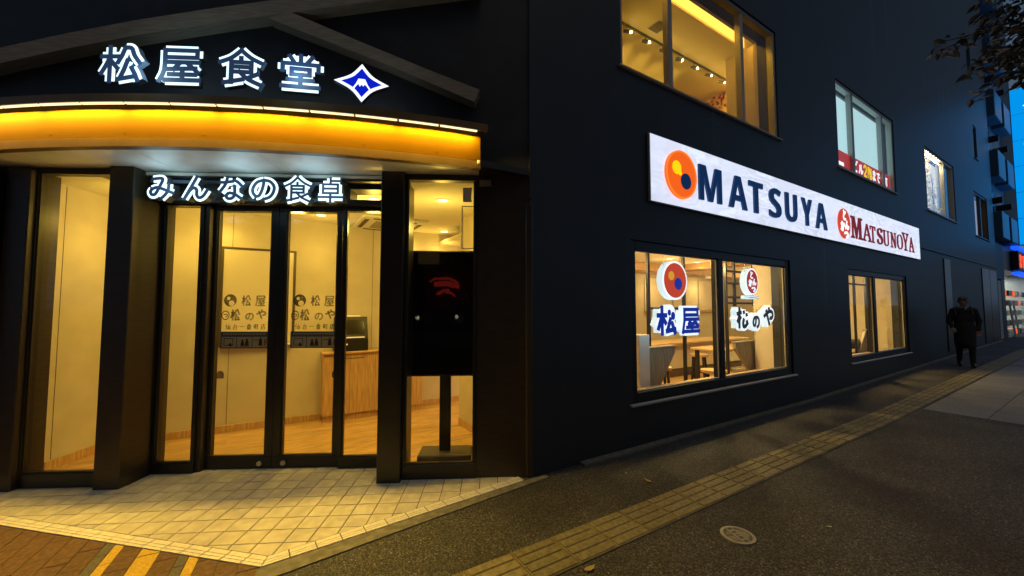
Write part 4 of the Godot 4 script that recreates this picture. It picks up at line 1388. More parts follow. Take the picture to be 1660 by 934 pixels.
func build_hall() -> void:
	# local frame of the side front; the back wall stands 2.85 m behind it
	var room := thing("hall_shell", "cream walls and pale ceiling of the lit entrance hall", "")
	tag(room, "", "", "", "structure")
	var st := begin()
	ext(st, Vector3(-4.12, -0.02, -4.40), Vector3(-4.0, 2.62, -3.72))
	obj("wall", st, M.plaster, room)
	st = begin()
	ext(st, Vector3(-3.40, -0.02, -3.0), Vector3(0.62, 2.62, -2.87))
	obj("wall", st, M.plaster, room, side)
	st = begin()      # the pier between hall and dining room, behind the corner
	ext(st, Vector3(0.085, -0.02, -1.74), Vector3(0.22, 2.62, -0.30))
	obj("wall", st, M.plaster, room, side)
	# panel joints of the walls
	st = begin()
	for s in [-3.345 + 0.0, -2.4, -0.77]:
		ext(st, Vector3(s, 0.09, -2.8705), Vector3(s + 0.005, 2.60, -2.8685))
	obj("panel_joint", st, M.dark_shelf, room, side)
	st = begin()
	ext(st, Vector3(-4.0, 0.09, -3.80), Vector3(-3.9985, 2.60, -3.795))
	obj("panel_joint", st, M.dark_shelf, room)
	# skirting
	st = begin()
	ext(st, Vector3(-3.28, 0.0, -2.868), Vector3(0.60, 0.085, -2.855), 0.003)
	ext(st, Vector3(0.072, 0.0, -1.735), Vector3(0.0835, 0.085, -0.32), 0.003)
	obj("skirting", st, M.counter_wood, room, side)
	st = begin()
	ext(st, Vector3(-3.998, 0.0, -4.26), Vector3(-3.985, 0.085, -3.74), 0.003)
	obj("skirting", st, M.counter_wood, room)
	var fl := thing("hall_floor", "oak plank floor of the entrance hall", "")
	tag(fl, "", "", "", "structure")
	st = begin()
	ext(st, Vector3(-4.2, -0.06, -7.2), Vector3(0.6, -0.016, -3.40))
	obj("subfloor", st, M.dark_shelf, fl)
	# hall plan in the side frame: planks run along the side front
	var plan := PackedVector2Array()
	var inv := side.affine_inverse()
	for p in [Vector3(-4.0, 0, -3.50), Vector3(-3.1, 0, -3.50), Vector3(-3.1, 0, -3.785), Vector3(-0.86, 0, -3.785), Vector3(-0.86, 0, -3.50), Vector3(0.28, 0, -3.50), Vector3(0.28, 0, -3.60)]:
		var q: Vector3 = inv * p
		plan.append(Vector2(q.x, q.z))
	plan.append(Vector2(0.9, -0.6))
	plan.append(Vector2(0.9, -2.87))
	var bl := inv * Vector3(-4.0, 0, -4.32)
	plan.append(Vector2(bl.x, bl.z))
	floor_planks(fl, plan, 0.0, side, 0.12, 1.2, 7)
	var ceil := thing("hall_ceiling", "flat pale ceiling of the entrance hall", "")
	tag(ceil, "", "", "", "structure")
	st = begin()
	var cp := PackedVector2Array([Vector2(-4.1, -3.46), Vector2(0.33, -3.46), Vector2(0.9, -7.0), Vector2(-4.1, -7.0)])
	prism(st, cp, 2.62, 2.645, Transform3D(FLAT, Vector3.ZERO))
	obj("ceiling_board", st, M.ceiling_white, ceil)
	# downlights
	for q in [[-3.10, -4.50, "left hall downlight, over the board near the left door"], [-2.12, -4.86, "hall downlight seen at the top of the right door glass"], [-0.53, -4.12, "hall downlight nearest the right side window"], [-0.72, -5.82, "far hall downlight above the black display screen"], [-1.24, -5.74, "far hall downlight at the edge of the right side window"]]:
		downlight(q[2], Vector3(q[0], 2.617, q[1]), HALL * (1.6 if q[1] > -4.3 else 0.7), WARM, "downlights in the entrance hall")
	downlight("hall downlight over the left side window", Vector3(-3.45, 2.617, -3.98), HALL * 1.5, WARM, "downlights in the entrance hall")
	downlight("added unseen hall downlight that brightens the oak counter, behind the door post", Vector3(-1.25, 2.617, -4.12), HALL * 2.6, WARM, "downlights in the entrance hall")  # lamp added out of sight to brighten the counter front
	downlight("hall downlight behind the header of the doors", Vector3(-2.0, 2.617, -4.05), HALL * 2.8, WARM, "downlights in the entrance hall")
	# ceiling cassette
	var ac := thing("air_conditioner", "square white ceiling cassette air conditioner with slots", "air conditioner", Transform3D(Basis(Vector3.UP, TURN), Vector3(-1.40, 2.617, -5.30)))
	st = begin()
	ext(st, Vector3(-0.42, -0.035, -0.42), Vector3(0.42, 0.0, 0.42), 0.012)
	obj("panel", st, M.white_plastic, ac)
	st = begin()
	for k in 4:
		var bs := Basis(Vector3.UP, PI / 2 * k)
		box(st, bs * Vector3(0, -0.036, 0.34), Vector3(0.55, 0.006, 0.055), 0.0, bs)
	obj("slot", st, M.dark_shelf, ac)
	st = begin()
	for i in 9:
		ext(st, Vector3(-0.22, -0.041, -0.22 + 0.052 * i), Vector3(0.22, -0.036, -0.20 + 0.052 * i))
	obj("grille", st, M.grey_wood, ac)
	# whiteboard on the back wall
	var wbx := Transform3D(side.basis, Vector3(-3.664, 0, -4.498))
	var wb := thing("whiteboard", "cream whiteboard in a dark frame with a pale tray on the hall wall", "whiteboard", wbx * Transform3D(Basis.IDENTITY, Vector3(0.90, 1.60, -0.018)))
	st = begin()
	ext(st, Vector3(-0.365, -0.575, 0.0), Vector3(0.365, 0.575, 0.018))
	obj("board", st, M.board_white, wb)
	st = begin()
	for r in [[-0.392, -0.362, -0.60, 0.60], [0.362, 0.392, -0.60, 0.60], [-0.362, 0.362, 0.575, 0.60], [-0.362, 0.362, -0.60, -0.577]]:
		ext(st, Vector3(r[0], r[2], 0.0), Vector3(r[1], r[3], 0.03), 0.004)
	obj("frame", st, M.board_frame, wb)
	st = begin()
	ext(st, Vector3(-0.34, -0.60, 0.03), Vector3(0.37, -0.578, 0.085), 0.004)
	obj("tray", st, M.white_plastic, wb)
	# counter and ticket machine
	var ct := thing("order_counter", "light oak counter with a thin top against the hall wall", "counter", side)
	st = begin()
	ext(st, Vector3(-1.40, 0.09, -2.85), Vector3(-0.10, 0.865, -2.63), 0.004)
	obj("body", st, M.counter_wood, ct)
	st = begin()
	ext(st, Vector3(-1.415, 0.867, -2.85), Vector3(-0.085, 0.892, -2.60), 0.005)
	obj("top", st, M.counter_wood, ct)
	st = begin()
	ext(st, Vector3(-1.38, 0.0, -2.85), Vector3(-0.12, 0.088, -2.66))
	obj("plinth", st, M.counter_wood, ct)
	st = begin()
	for s in [-1.08, -0.76, -0.43]:
		ext(st, Vector3(s, 0.10, -2.631), Vector3(s + 0.003, 0.86, -2.6285))
	ext(st, Vector3(-1.22, 0.80, -2.63), Vector3(-0.90, 0.808, -2.626))
	obj("panel_joint", st, M.dark_shelf, ct)
	var tm := thing("ticket_machine", "black ticket machine with a sloped screen on the oak counter", "ticket machine", side * Transform3D(Basis.IDENTITY, Vector3(-1.06, 0.892, -2.74)))
	st = begin()
	ext(st, Vector3(-0.21, 0.0, -0.11), Vector3(0.21, 0.17, 0.09), 0.008)
	obj("base", st, M.satin_black, tm)
	st = begin()
	prism(st, PackedVector2Array([Vector2(-0.09, 0.172), Vector2(0.09, 0.172), Vector2(0.0, 0.455), Vector2(-0.09, 0.455)]), -0.205, 0.205, Transform3D(Basis(Vector3(0, 0, 1), Vector3(0, 1, 0), Vector3(1, 0, 0)), Vector3.ZERO))
	obj("head", st, M.satin_black, tm)
	st = begin()
	var tilt := atan2(0.09, 0.283)
	box(st, Vector3(0.0, 0.316, 0.0465), Vector3(0.33, 0.20, 0.006), 0.002, Basis(Vector3.RIGHT, -tilt))
	obj("screen", st, mat("dim_screen", 0.02, 0.017, 0.012, 0.12), tm)
	st = begin()
	ext(st, Vector3(-0.15, 0.175, 0.085), Vector3(0.16, 0.190, 0.100), 0.002)
	obj("lit_edge", st, glow("kiosk_edge", 0.85, 0.55, 0.16, 0.8), tm)
	st = begin()
	ext(st, Vector3(-0.12, 0.456, -0.05), Vector3(0.12, 0.475, -0.02), 0.002)
	obj("lit_edge", st, M.kiosk_edge, tm)
	st = begin()
	ext(st, Vector3(-0.17, 0.085, 0.088), Vector3(-0.05, 0.103, 0.096), 0.002)
	obj("slot", st, M.kiosk_edge, tm)
	# display stand in the right window
	var ds := thing("display_stand", "tall black display screen on a post stand inside the right side window", "display screen", Transform3D(Basis.IDENTITY, Vector3(-0.455, 0, -3.86)))
	st = begin()
	ext(st, Vector3(-0.335, 0.80, -0.03), Vector3(0.33, 2.03, 0.03), 0.006)
	obj("bezel", st, M.satin_black, ds)
	st = begin()
	ext(st, Vector3(-0.318, 0.82, 0.031), Vector3(0.313, 2.01, 0.034))
	obj("screen", st, M.screen_black, ds)
	st = begin()
	ext(st, Vector3(-0.055, 0.07, -0.06), Vector3(0.055, 0.82, -0.02), 0.004)
	obj("post", st, M.satin_black, ds)
	st = begin()
	ext(st, Vector3(-0.25, 0.0, -0.20), Vector3(0.26, 0.062, 0.09), 0.01)
	obj("base", st, mat("base_grey", 0.06, 0.055, 0.045, 0.4), ds)

func build_dining() -> void:
	var room := thing("dining_shell", "cream walls of the lit dining room behind the street windows", "", side)
	tag(room, "", "", "", "structure")
	var st := begin()
	ext(st, Vector3(0.62, -0.02, -4.5), Vector3(11.6, 2.45, -4.38))
	obj("wall", st, M.plaster, room)
	st = begin()
	ext(st, Vector3(11.5, -0.02, -4.38), Vector3(11.62, 2.45, -0.28))
	obj("wall", st, M.plaster, room)
	st = begin()
	ext(st, Vector3(0.62, -0.02, -4.38), Vector3(0.74, 2.45, -2.87))
	obj("wall", st, M.plaster, room)
	st = begin()      # white inner facing of the outer wall: reveals, sills and the piers seen edge on
	ext(st, Vector3(0.22, -0.02, -0.40), Vector3(1.32, 2.45, -0.285))
	ext(st, Vector3(5.02, -0.02, -0.62), Vector3(7.10, 2.45, -0.285))
	ext(st, Vector3(10.66, -0.02, -0.40), Vector3(11.5, 2.45, -0.285))
	ext(st, Vector3(1.32, -0.02, -0.40), Vector3(5.02, 0.44, -0.285))
	ext(st, Vector3(7.10, -0.02, -0.40), Vector3(10.66, 0.44, -0.285))
	ext(st, Vector3(1.32, 2.22, -0.40), Vector3(5.02, 2.45, -0.285))
	ext(st, Vector3(7.10, 2.22, -0.40), Vector3(10.66, 2.45, -0.285))
	obj("wall", st, M.plaster, room)
	st = begin()
	ext(st, Vector3(1.31, 0.44, -0.46), Vector3(5.00, 0.475, -0.14), 0.006)
	ext(st, Vector3(7.10, 0.44, -0.46), Vector3(10.66, 0.475, -0.14), 0.006)
	obj("window_board", st, M.table_wood, room)
	var fl := thing("dining_floor", "oak plank floor of the dining room", "")
	tag(fl, "", "", "", "structure")
	floor_planks(fl, PackedVector2Array([Vector2(0.9, -4.38), Vector2(11.5, -4.38), Vector2(11.5, -0.30), Vector2(0.9, -0.30)]), 0.0, side, 0.24, 2.4, 9)
	st = begin()
	ext(st, Vector3(0.5, -0.06, -4.5), Vector3(11.6, -0.016, -0.28))
	obj("subfloor", st, M.dark_shelf, fl, side)
	var ceil := thing("dining_ceiling", "pale ceiling of the dining room with a lowered bulkhead", "", side)
	tag(ceil, "", "", "", "structure")
	st = begin()
	ext(st, Vector3(0.22, 2.45, -4.5), Vector3(11.62, 2.50, -0.28))
	obj("ceiling_board", st, M.ceiling_white, ceil)
	st = begin()
	ext(st, Vector3(0.74, 2.28, -3.35), Vector3(11.5, 2.447, -2.75), 0.004)
	ext(st, Vector3(5.9, 2.32, -2.75), Vector3(6.3, 2.447, -0.40), 0.004)
	obj("bulkhead", st, M.counter_wood, ceil)
	for q in [[2.0, -1.4, "dining downlight behind the red disc window sign"], [3.4, -1.0, "dining downlight beside the red disc window sign"], [4.75, -2.05, "dining downlight over the left window pane centre"], [5.75, -2.1, "dining downlight near the window mullion"], [3.2, -3.8, "dining downlight over the back shelves"], [6.9, -3.9, "dining downlight washing the panelled back wall"], [7.9, -1.5, "dining downlight over the small street window"], [9.1, -3.9, "dining downlight washing the wall behind the small street window"], [9.9, -1.3, "dining downlight at the far end of the room"], [5.0, -3.9, "dining downlight above the service counter"], [8.6, -2.4, "added dining downlight over the bench in the small street window"], [10.4, -3.3, "added dining downlight in the far corner of the dining room"], [4.3, -0.95, "added dining downlight near the glass above the crimson oval sign"], [9.6, -0.9, "added dining downlight near the glass of the small street window"]]:  # the last few lamps are added to brighten the street windows
		downlight(q[2], side * Vector3(q[0], 2.447, q[1]), DINING * (2.4 if q[1] > -1.6 else 0.6), DINE, "downlights in the dining room")
	# back shelves
	var sh := thing("kitchen_shelf", "dark wooden shelves with crockery at the left of the street window", "shelf", at_side(2.9, 0.0, -4.10))
	st = begin()
	for x in [-1.6, -0.2, 1.2]:
		ext(st, Vector3(x - 0.02, 0.0, -0.25), Vector3(x + 0.02, 2.2, 0.1), 0.003)
	obj("upright", st, M.dark_shelf, sh)
	for y in [0.9, 1.2, 1.5, 1.8, 2.1]:
		st = begin()
		ext(st, Vector3(-1.6, y, -0.25), Vector3(1.2, y + 0.025, 0.1), 0.003)
		obj("shelf_board", st, M.counter_wood, sh)
	var rng := RandomNumberGenerator.new()
	rng.seed = 3
	var rows := ["lowest", "second", "third", "top"]
	var nth := ["first", "second", "third", "fourth", "fifth", "sixth", "seventh", "eighth", "ninth", "tenth", "eleventh", "last"]
	for y in [0.925, 1.225, 1.525, 1.825]:
		for i in 12:
			var x := -1.5 + 0.225 * i + rng.randf_range(-0.03, 0.03)
			st = begin()
			var pick := rng.randi() % 4
			var h := rng.randf_range(0.07, 0.2)
			var r := rng.randf_range(0.04, 0.07)
			tube(st, Vector3(0, 0, 0), Vector3(0, h * 0.8, 0), r * 0.75, r, 12)
			tube(st, Vector3(0, h * 0.8, 0), Vector3(0, h, 0), r, r * 0.7, 12)
			var o := obj("jar" if h > 0.13 else "bowl", st, [M.white_plastic, M.grey_wood, M.brass, M.dark_shelf][pick], self, sh.transform * Transform3D(Basis.IDENTITY, Vector3(x, y, -0.08)))
			tag(o, "small %s %s, %s from the left on the %s shelf behind the red disc" % [["white", "grey", "brass", "brown"][pick], "jar" if h > 0.13 else "bowl", nth[i], rows[int((y - 0.9) / 0.3)]], "jar" if h > 0.13 else "bowl", "crockery on the dark shelves")
	# service counter with screens of black posts
	var ctr := thing("dining_counter", "long light wood counter across the dining room", "counter", at_side(4.6, 0.0, -2.55))
	st = begin()
	ext(st, Vector3(-1.6, 0.18, -0.25), Vector3(3.4, 0.70, 0.15), 0.004)
	obj("body", st, M.plaster, ctr)
	st = begin()
	ext(st, Vector3(-1.6, 0.0, -0.25), Vector3(3.4, 0.178, 0.13), 0.004)
	obj("plinth", st, M.dark_shelf, ctr)
	st = begin()
	ext(st, Vector3(-1.7, 0.702, -0.35), Vector3(3.5, 0.745, 0.28), 0.006)
	obj("top", st, M.table_wood, ctr)
	var tb := thing("dining_table", "narrow light wood table on black legs behind the window mullion", "table", at_side(5.4, 0.0, -1.28))
	st = begin()
	ext(st, Vector3(-0.75, 0.70, -0.3), Vector3(1.2, 0.74, 0.3), 0.006)
	obj("top", st, M.table_wood, tb)
	for q in [[-0.65, -0.22], [-0.65, 0.22], [1.1, -0.22], [1.1, 0.22]]:
		st = begin()
		ext(st, Vector3(q[0] - 0.03, 0.0, q[1] - 0.03), Vector3(q[0] + 0.03, 0.698, q[1] + 0.03), 0.004)
		obj("leg", st, M.satin_black, tb)
	# bench ends
	bench_end("grey wooden bench end panel at the left of the street window", at_side(2.22, 0.0, -0.52), PackedVector2Array([Vector2(0, 0), Vector2(0.16, 0), Vector2(0.23, 0.47), Vector2(0.52, 0.86), Vector2(0.52, 0.93), Vector2(0, 0.93)]))
	bench_end("tapered grey wooden bench end panel under the brushed character sign", at_side(4.5, 0.0, -0.66), PackedVector2Array([Vector2(0.46, 0), Vector2(0.82, 0), Vector2(0.86, 0.43), Vector2(1.08, 0.78), Vector2(1.08, 0.885), Vector2(0, 0.885), Vector2(0, 0.80), Vector2(0.40, 0.43)]))
	bench_end("tapered grey bench end panel in the small street window", at_side(9.35, 0.0, -0.62), PackedVector2Array([Vector2(0.30, 0), Vector2(0.85, 0), Vector2(0.90, 0.45), Vector2(1.25, 0.86), Vector2(1.25, 0.93), Vector2(0.72, 0.93), Vector2(0.30, 0.50)]))
	var post := thing("half_partition", "pale grey half height partition post at the left edge of the street window", "partition", at_side(2.08, 0.0, -0.60))
	st = begin()
	ext(st, Vector3(-0.08, 0.0, -0.5), Vector3(0.12, 1.12, 0.1), 0.006)
	obj("panel", st, M.white_plastic, post)
	# stools
	var proto: Node3D = null
	var stools := [[3.80, -0.62, "round wooden stool on four black legs beside the window mullion"], [3.36, -1.25, "round stool half hidden behind the grey bench end"], [5.5, -1.95, "round stool at the far side of the narrow table"], [7.9, -0.95, "round stool in the small street window"]]
	for q in stools:
		var s: Node3D
		if proto == null:
			proto = thing("stool", q[2], "stool", at_side(q[0], 0.0, q[1]), "stools in the dining room")
			st = begin()
			for k in [[0.0, 0.17, 0.48, 0.19, 0.50], [0.0, 0.19, 0.50, 0.18, 0.525]]:
				tube(st, Vector3(0, k[2], 0), Vector3(0, k[4], 0), k[1], k[3], 32)
			obj("seat", st, M.table_wood, proto)
			for a in 4:
				st = begin()
				var d := Vector3(cos(a * PI / 2 + 0.4), 0, sin(a * PI / 2 + 0.4))
				tube(st, d * 0.17, d * 0.13 + Vector3(0, 0.48, 0), 0.022, 0.022, 10)
				obj("leg", st, M.satin_black, proto)
			st = begin()
			for a in 16:
				tube(st, Vector3(cos(TAU * a / 16) * 0.155, 0.17, sin(TAU * a / 16) * 0.155), Vector3(cos(TAU * (a + 1) / 16) * 0.155, 0.17, sin(TAU * (a + 1) / 16) * 0.155), 0.010, 0.010, 6, false)
			obj("foot_ring", st, M.satin_black, proto)
		else:
			s = proto.duplicate()
			s.name = numbered("stool")
			add_child(s)
			s.transform = at_side(q[0], 0.0, q[1])
			s.set_meta("label", q[2])
	# black lattice screens
	lattice("black lattice screen behind the crimson oval sign", at_side(4.60, 0.0, -0.85), 1.28, 2.44, [0.0, 0.26, 0.90, 1.22], [1.55, 1.65, 1.89, 2.10], 1.0)
	lattice("pair of black posts behind the red disc sign", at_side(2.62, 0.0, -0.85), 0.86, 2.44, [0.0, 0.82], [1.46], 0.0)
	lattice("black post with a rail at the top of the small street window", at_side(8.9, 0.0, -0.62), 1.3, 2.44, [0.55, 1.25], [2.02], 0.0)
	# wall panels
	for q in [[6.8, 1.15, "pale wall panel washed by a downlight behind the window mullion"], [8.05, 1.15, "pale wall panel at the right of the brushed character sign"], [9.3, 1.1, "pale wall panel seen through the small street window"]]:
		var wp := thing("wall_panel", q[2], "wall panel", at_side(q[0], 1.40, -4.37), "pale panels on the dining room wall")
		st = begin()
		ext(st, Vector3(0, 0, 0), Vector3(q[1], 0.92, 0.03), 0.008)
		obj("board", st, M.board_white, wp)
		st = begin()
		ext(st, Vector3(-0.02, -0.05, 0), Vector3(q[1] + 0.02, -0.004, 0.05), 0.004)
		obj("ledge", st, M.counter_wood, wp)
	var cr := thing("seat_cushion", "dark cushion on the bench behind the small street window", "cushion", at_side(9.0, 0.62, -0.75))
	st = begin()
	for i in 10:
		var t0 := float(i) / 10
		var t1 := float(i + 1) / 10
		tube(st, Vector3(lerpf(0.3, 1.3, t0), 0.0, 0), Vector3(lerpf(0.3, 1.3, t1), 0.0, 0), 0.02 + 0.10 * sin(PI * clampf(t0 * 0.9 + 0.05, 0, 1)), 0.02 + 0.10 * sin(PI * clampf(t1 * 0.9 + 0.05, 0, 1)), 14)
	obj("pad", st, M.satin_black, cr)

func bench_end(label: String, xf: Transform3D, poly: PackedVector2Array) -> void:
	var b := thing("bench_end", label, "bench", xf, "grey bench ends in the dining room")
	var st := begin()
	prism(st, poly, -0.05, 0.0)
	obj("panel", st, M.grey_wood, b)
	var top := -1.0
	var x0 := 9.0
	var x1 := -9.0
	for p in poly:
		top = maxf(top, p.y)
	for p in poly:
		if p.y > top - 0.02:
			x0 = minf(x0, p.x)
			x1 = maxf(x1, p.x)
	st = begin()
	ext(st, Vector3(x0 - 0.01, top + 0.001, -0.065), Vector3(x1 + 0.01, top + 0.028, 0.015), 0.006)
	obj("cap", st, M.grey_wood, b)
	st = begin()
	ext(st, Vector3(poly[0].x + 0.01, 0.36, -0.62), Vector3(poly[1].x - 0.01, 0.42, -0.052), 0.01)
	obj("seat", st, M.grey_wood, b)

func lattice(label: String, xf: Transform3D, wide: float, high: float, xs: Array, ys: Array, fill: float) -> void:
	var l := thing("lattice_screen", label, "screen", xf, "black screens in the dining room")
	for x in xs:
		var st := begin()
		ext(st, Vector3(x - 0.022, 0.0 if x == xs[0] or fill == 0.0 else 1.50, -0.022), Vector3(x + 0.022, high, 0.022), 0.003)
		obj("post", st, M.satin_black, l)
	for y in ys:
		var st := begin()
		ext(st, Vector3(0.0, y - 0.018, -0.017), Vector3(wide, y + 0.018, 0.017), 0.003)
		obj("rail", st, M.satin_black, l)

func build_upstairs() -> void:
	var room := thing("upstairs_room", "warm lit upstairs room behind the yellow window", "", side)
	tag(room, "", "", "", "structure")
	var st := begin()
	ext(st, Vector3(0.4, 4.0, -4.6), Vector3(6.2, 6.6, -4.5))
	obj("wall", st, M.plaster, room)
	st = begin()
	ext(st, Vector3(0.3, 4.0, -4.5), Vector3(0.4, 6.6, -0.29))
	obj("wall", st, M.plaster, room)
	st = begin()
	ext(st, Vector3(5.15, 4.0, -1.05), Vector3(6.2, 6.12, -0.29), 0.01)
	obj("pier", st, M.plaster, room)
	st = begin()
	ext(st, Vector3(0.3, 3.9, -4.6), Vector3(6.3, 4.0, -0.29))
	obj("floor", st, M.dark_shelf, room)
	st = begin()
	ext(st, Vector3(0.4, 6.12, -4.5), Vector3(6.2, 6.20, -0.70))
	ext(st, Vector3(0.4, 6.58, -0.70), Vector3(6.2, 6.64, -0.29))
	ext(st, Vector3(0.4, 6.20, -0.76), Vector3(6.2, 6.58, -0.70))
	obj("ceiling_board", st, M.ceiling_white, room)
	st = begin()
	ext(st, Vector3(0.4, 5.86, -0.345), Vector3(6.2, 6.58, -0.29))
	ext(st, Vector3(4.72, 4.0, -0.345), Vector3(5.15, 5.86, -0.29))
	ext(st, Vector3(0.4, 4.0, -0.345), Vector3(1.18, 5.86, -0.29))
	obj("wall", st, M.plaster, room)
	st = begin()
	tri(st, Vector3(6.19, 4.0, -4.5), Vector3(6.19, 4.0, -1.05), Vector3(6.19, 6.4, -1.05), Vector3.LEFT, Vector2(0, 3), Vector2(4.3, 3), Vector2(4.3, 0))
	tri(st, Vector3(6.19, 4.0, -4.5), Vector3(6.19, 6.4, -1.05), Vector3(6.19, 6.4, -4.5), Vector3.LEFT, Vector2(0, 3), Vector2(4.3, 0), Vector2(0, 0))
	var bm := mat("blossom_paper", 1, 1, 1, 0.8)
	bm.albedo_texture = blossom_texture()
	bm.uv1_scale = Vector3(0.7, 0.7, 1)
	obj("blossom_wallpaper", st, bm, room)
	var cove := thing("cove_light", "long glowing yellow cove strip along the upstairs ceiling", "cove light", side)
	st = begin()
	ext(st, Vector3(0.6, 6.15, -0.698), Vector3(5.13, 6.33, -0.685))
	obj("strip", st, M.cove_strip, cove)
	var al := AreaLight3D.new()
	al.area_size = Vector2(4.4, 0.15)
	al.area_range = 10.0
	al.transform = Transform3D(Basis(Vector3.UP, PI), Vector3(2.86, 6.24, -0.675))
	lamp(al, cove, Color(1.0, 0.74, 0.20), COVE, 0.1)
	var tr := thing("track_light", "dark ceiling track with seven small bright spot lamps upstairs", "track light", side)
	st = begin()
	ext(st, Vector3(1.2, 6.085, -1.385), Vector3(5.95, 6.112, -1.355), 0.003)
	obj("track", st, M.grey_rim, tr)
	for i in 7:
		var s := 2.86 + 0.452 * i
		st = begin()
		tube(st, Vector3(s, 6.085, -1.37), Vector3(s, 6.01, -1.37), 0.008, 0.008, 6)
		tube(st, Vector3(s - 0.03, 6.02, -1.41), Vector3(s + 0.03, 5.975, -1.33), 0.026, 0.032, 12)
		obj("spot_head", st, M.grey_rim, tr)
		st = begin()
		tube(st, Vector3(s + 0.030, 5.975, -1.33), Vector3(s + 0.045, 5.964, -1.31), 0.022, 0.015, 12)
		obj("bulb", st, M.spot_bulb, tr)
		var l := SpotLight3D.new()
		l.spot_angle = 55.0
		l.spot_range = 10.0
		l.spot_attenuation = 2.0
		l.transform = Transform3D(Basis.looking_at(Vector3(-0.2, -0.45, -0.85) if i < 5 else Vector3(0.62, -0.30, 0.16)), Vector3(s + 0.06, 5.95, -1.29))
		lamp(l, tr, Color(1.0, 0.80, 0.30), TRACK * (1.0 if i < 5 else 0.22), 0.03)
		var o := OmniLight3D.new()  # fill light added below each head to brighten the ceiling
		o.position = Vector3(s + 0.06, 5.80, -1.25)
		o.omni_range = 9.0
		o.omni_attenuation = 2.0
		lamp(o, tr, Color(1.0, 0.79, 0.24), 0.034, 0.04)
	var gr := thing("ceiling_grille", "small dark square air grille in the upstairs ceiling", "air grille", at_side(3.33, 6.118, -1.13))
	st = begin()
	ext(st, Vector3(-0.13, -0.012, -0.13), Vector3(0.13, 0.0, 0.13), 0.004)
	obj("frame", st, M.white_plastic, gr)
	st = begin()
	for i in 7:
		ext(st, Vector3(-0.11, -0.018, -0.105 + 0.032 * i), Vector3(0.11, -0.0125, -0.085 + 0.032 * i))
	obj("louvre", st, M.dark_shelf, gr)
	# the cool window: a lit fabric blind
	var bl := thing("window_blind", "plain pale cyan lit blind filling the cool upstairs window", "blind", side)
	st = begin()
	ext(st, Vector3(7.0, 4.12, -0.24), Vector3(10.2, 5.81, -0.225))
	obj("fabric", st, M.blind_cyan, bl)
	st = begin()
	tube(st, Vector3(7.0, 5.79, -0.21), Vector3(10.2, 5.79, -0.21), 0.02, 0.02, 10)
	obj("roller", st, M.alloy, bl)
	# plant window
	var b2 := thing("window_blind", "pale lit blind behind the plants in the third upstairs window", "blind", side)
	st = begin()
	ext(st, Vector3(12.72, 4.08, -0.30), Vector3(15.70, 5.78, -0.285))
	obj("fabric", st, M.blind_pale, b2)
	var cu := thing("curtain", "white gathered curtain at the right of the third upstairs window", "curtain", at_side(14.85, 4.10, -0.20))
	st = begin()
	folds(st, 0.82, 1.66, 9, 0.03)
	obj("cloth", st, mat("curtain_cloth", 0.62, 0.60, 0.54, 0.8), cu)
	M.curtain_cloth.backlight_enabled = true
	M.curtain_cloth.backlight = Color(0.6, 0.6, 0.55)
	var wl := thing("plant_fill_lamp", "added warm lamp tube that lights the plants in the third upstairs window", "lamp", at_side(13.05, 5.68, -0.10))  # added source between glass and blind, put in to light the plants
	st = begin()
	tube(st, Vector3(0, 0, 0), Vector3(1.55, 0, 0), 0.012, 0.012, 10)
	obj("tube", st, M.spot_bulb, wl)
	for k in 2:
		var cl := OmniLight3D.new()
		cl.position = Vector3(0.35 + 0.85 * k, -0.035, 0.0)
		cl.omni_range = 6.0
		cl.omni_attenuation = 2.0
		lamp(cl, wl, Color(1.0, 0.86, 0.62), 0.30, 0.03)
	var plants := [["golden leafed trailing plant at the left of the third upstairs window", 13.38, 0.50, 1.55, lin(0.80, 0.50, 0.14), 300, 5], ["grey green spiky plant in the middle of the third upstairs window", 14.15, 0.36, 0.80, lin(0.42, 0.52, 0.42), 130, 6], ["dry twigs standing behind the spiky plant upstairs", 14.15, 0.28, 1.25, lin(0.10, 0.12, 0.10), 26, 7]]
	for q in plants:
		var pl := thing("window_plant", q[0], "plant", at_side(q[1], 4.11, -0.17))
		var rng := RandomNumberGenerator.new()
		rng.seed = q[6]
		st = begin()
		tube(st, Vector3(0, 0, 0), Vector3(0, 0.12, 0), 0.05, 0.07, 14)
		obj("pot", st, M.grey_rim, pl)
		st = begin()
		tube(st, Vector3(0, 0.1, 0), Vector3(0.02, q[3], 0), 0.010, 0.004, 6)
		for k in 6:
			tube(st, Vector3(0.005, q[3] * 0.15 * k, 0), Vector3(rng.randf_range(-1, 1) * q[2] * 0.6, q[3] * (0.15 * k + 0.25), rng.randf_range(-0.02, 0.03)), 0.006, 0.002, 5)
		obj("stem", st, mat("plant_stem", 0.10, 0.085, 0.05, 0.8), pl)
		st = begin()
		for k in q[5]:
			var y := rng.randf_range(0.05, 1.0)
			var c := Vector3(rng.randf_range(-1, 1) * q[2] * (0.35 + 0.4 * absf(sin(7.0 * y))), y * q[3], rng.randf_range(-0.045, 0.05))
			var d := Vector3(rng.randf_range(-1, 1), rng.randf_range(-0.9, 0.5), rng.randf_range(-0.3, 0.3)).normalized()
			var e := d.cross(Vector3(rng.randf_range(-0.4, 0.4), 0.2, 1)).normalized()
			var ln := rng.randf_range(0.08, 0.17)
			face(st, [c, c + d * ln * 0.5 + e * ln * 0.22, c + d * ln, c + d * ln * 0.5 - e * ln * 0.22], Vector3(0, 0.1, 1))
		obj("leaves", st, leafy(q[4]), pl)
	var pw := thing("window_curtain", "amber lit curtains with a painted blue reflection between them in the smallest upstairs window", "curtain", at_side(18.40, 3.98, -0.24))
	st = begin()
	folds(st, 0.62, 1.46, 5, 0.025)
	obj("cloth", st, M.amber_curtain, pw)
	st = begin()
	folds(st, 0.9, 1.46, 7, 0.025, 1.08)
	obj("cloth", st, M.amber_curtain, pw)
	st = begin()
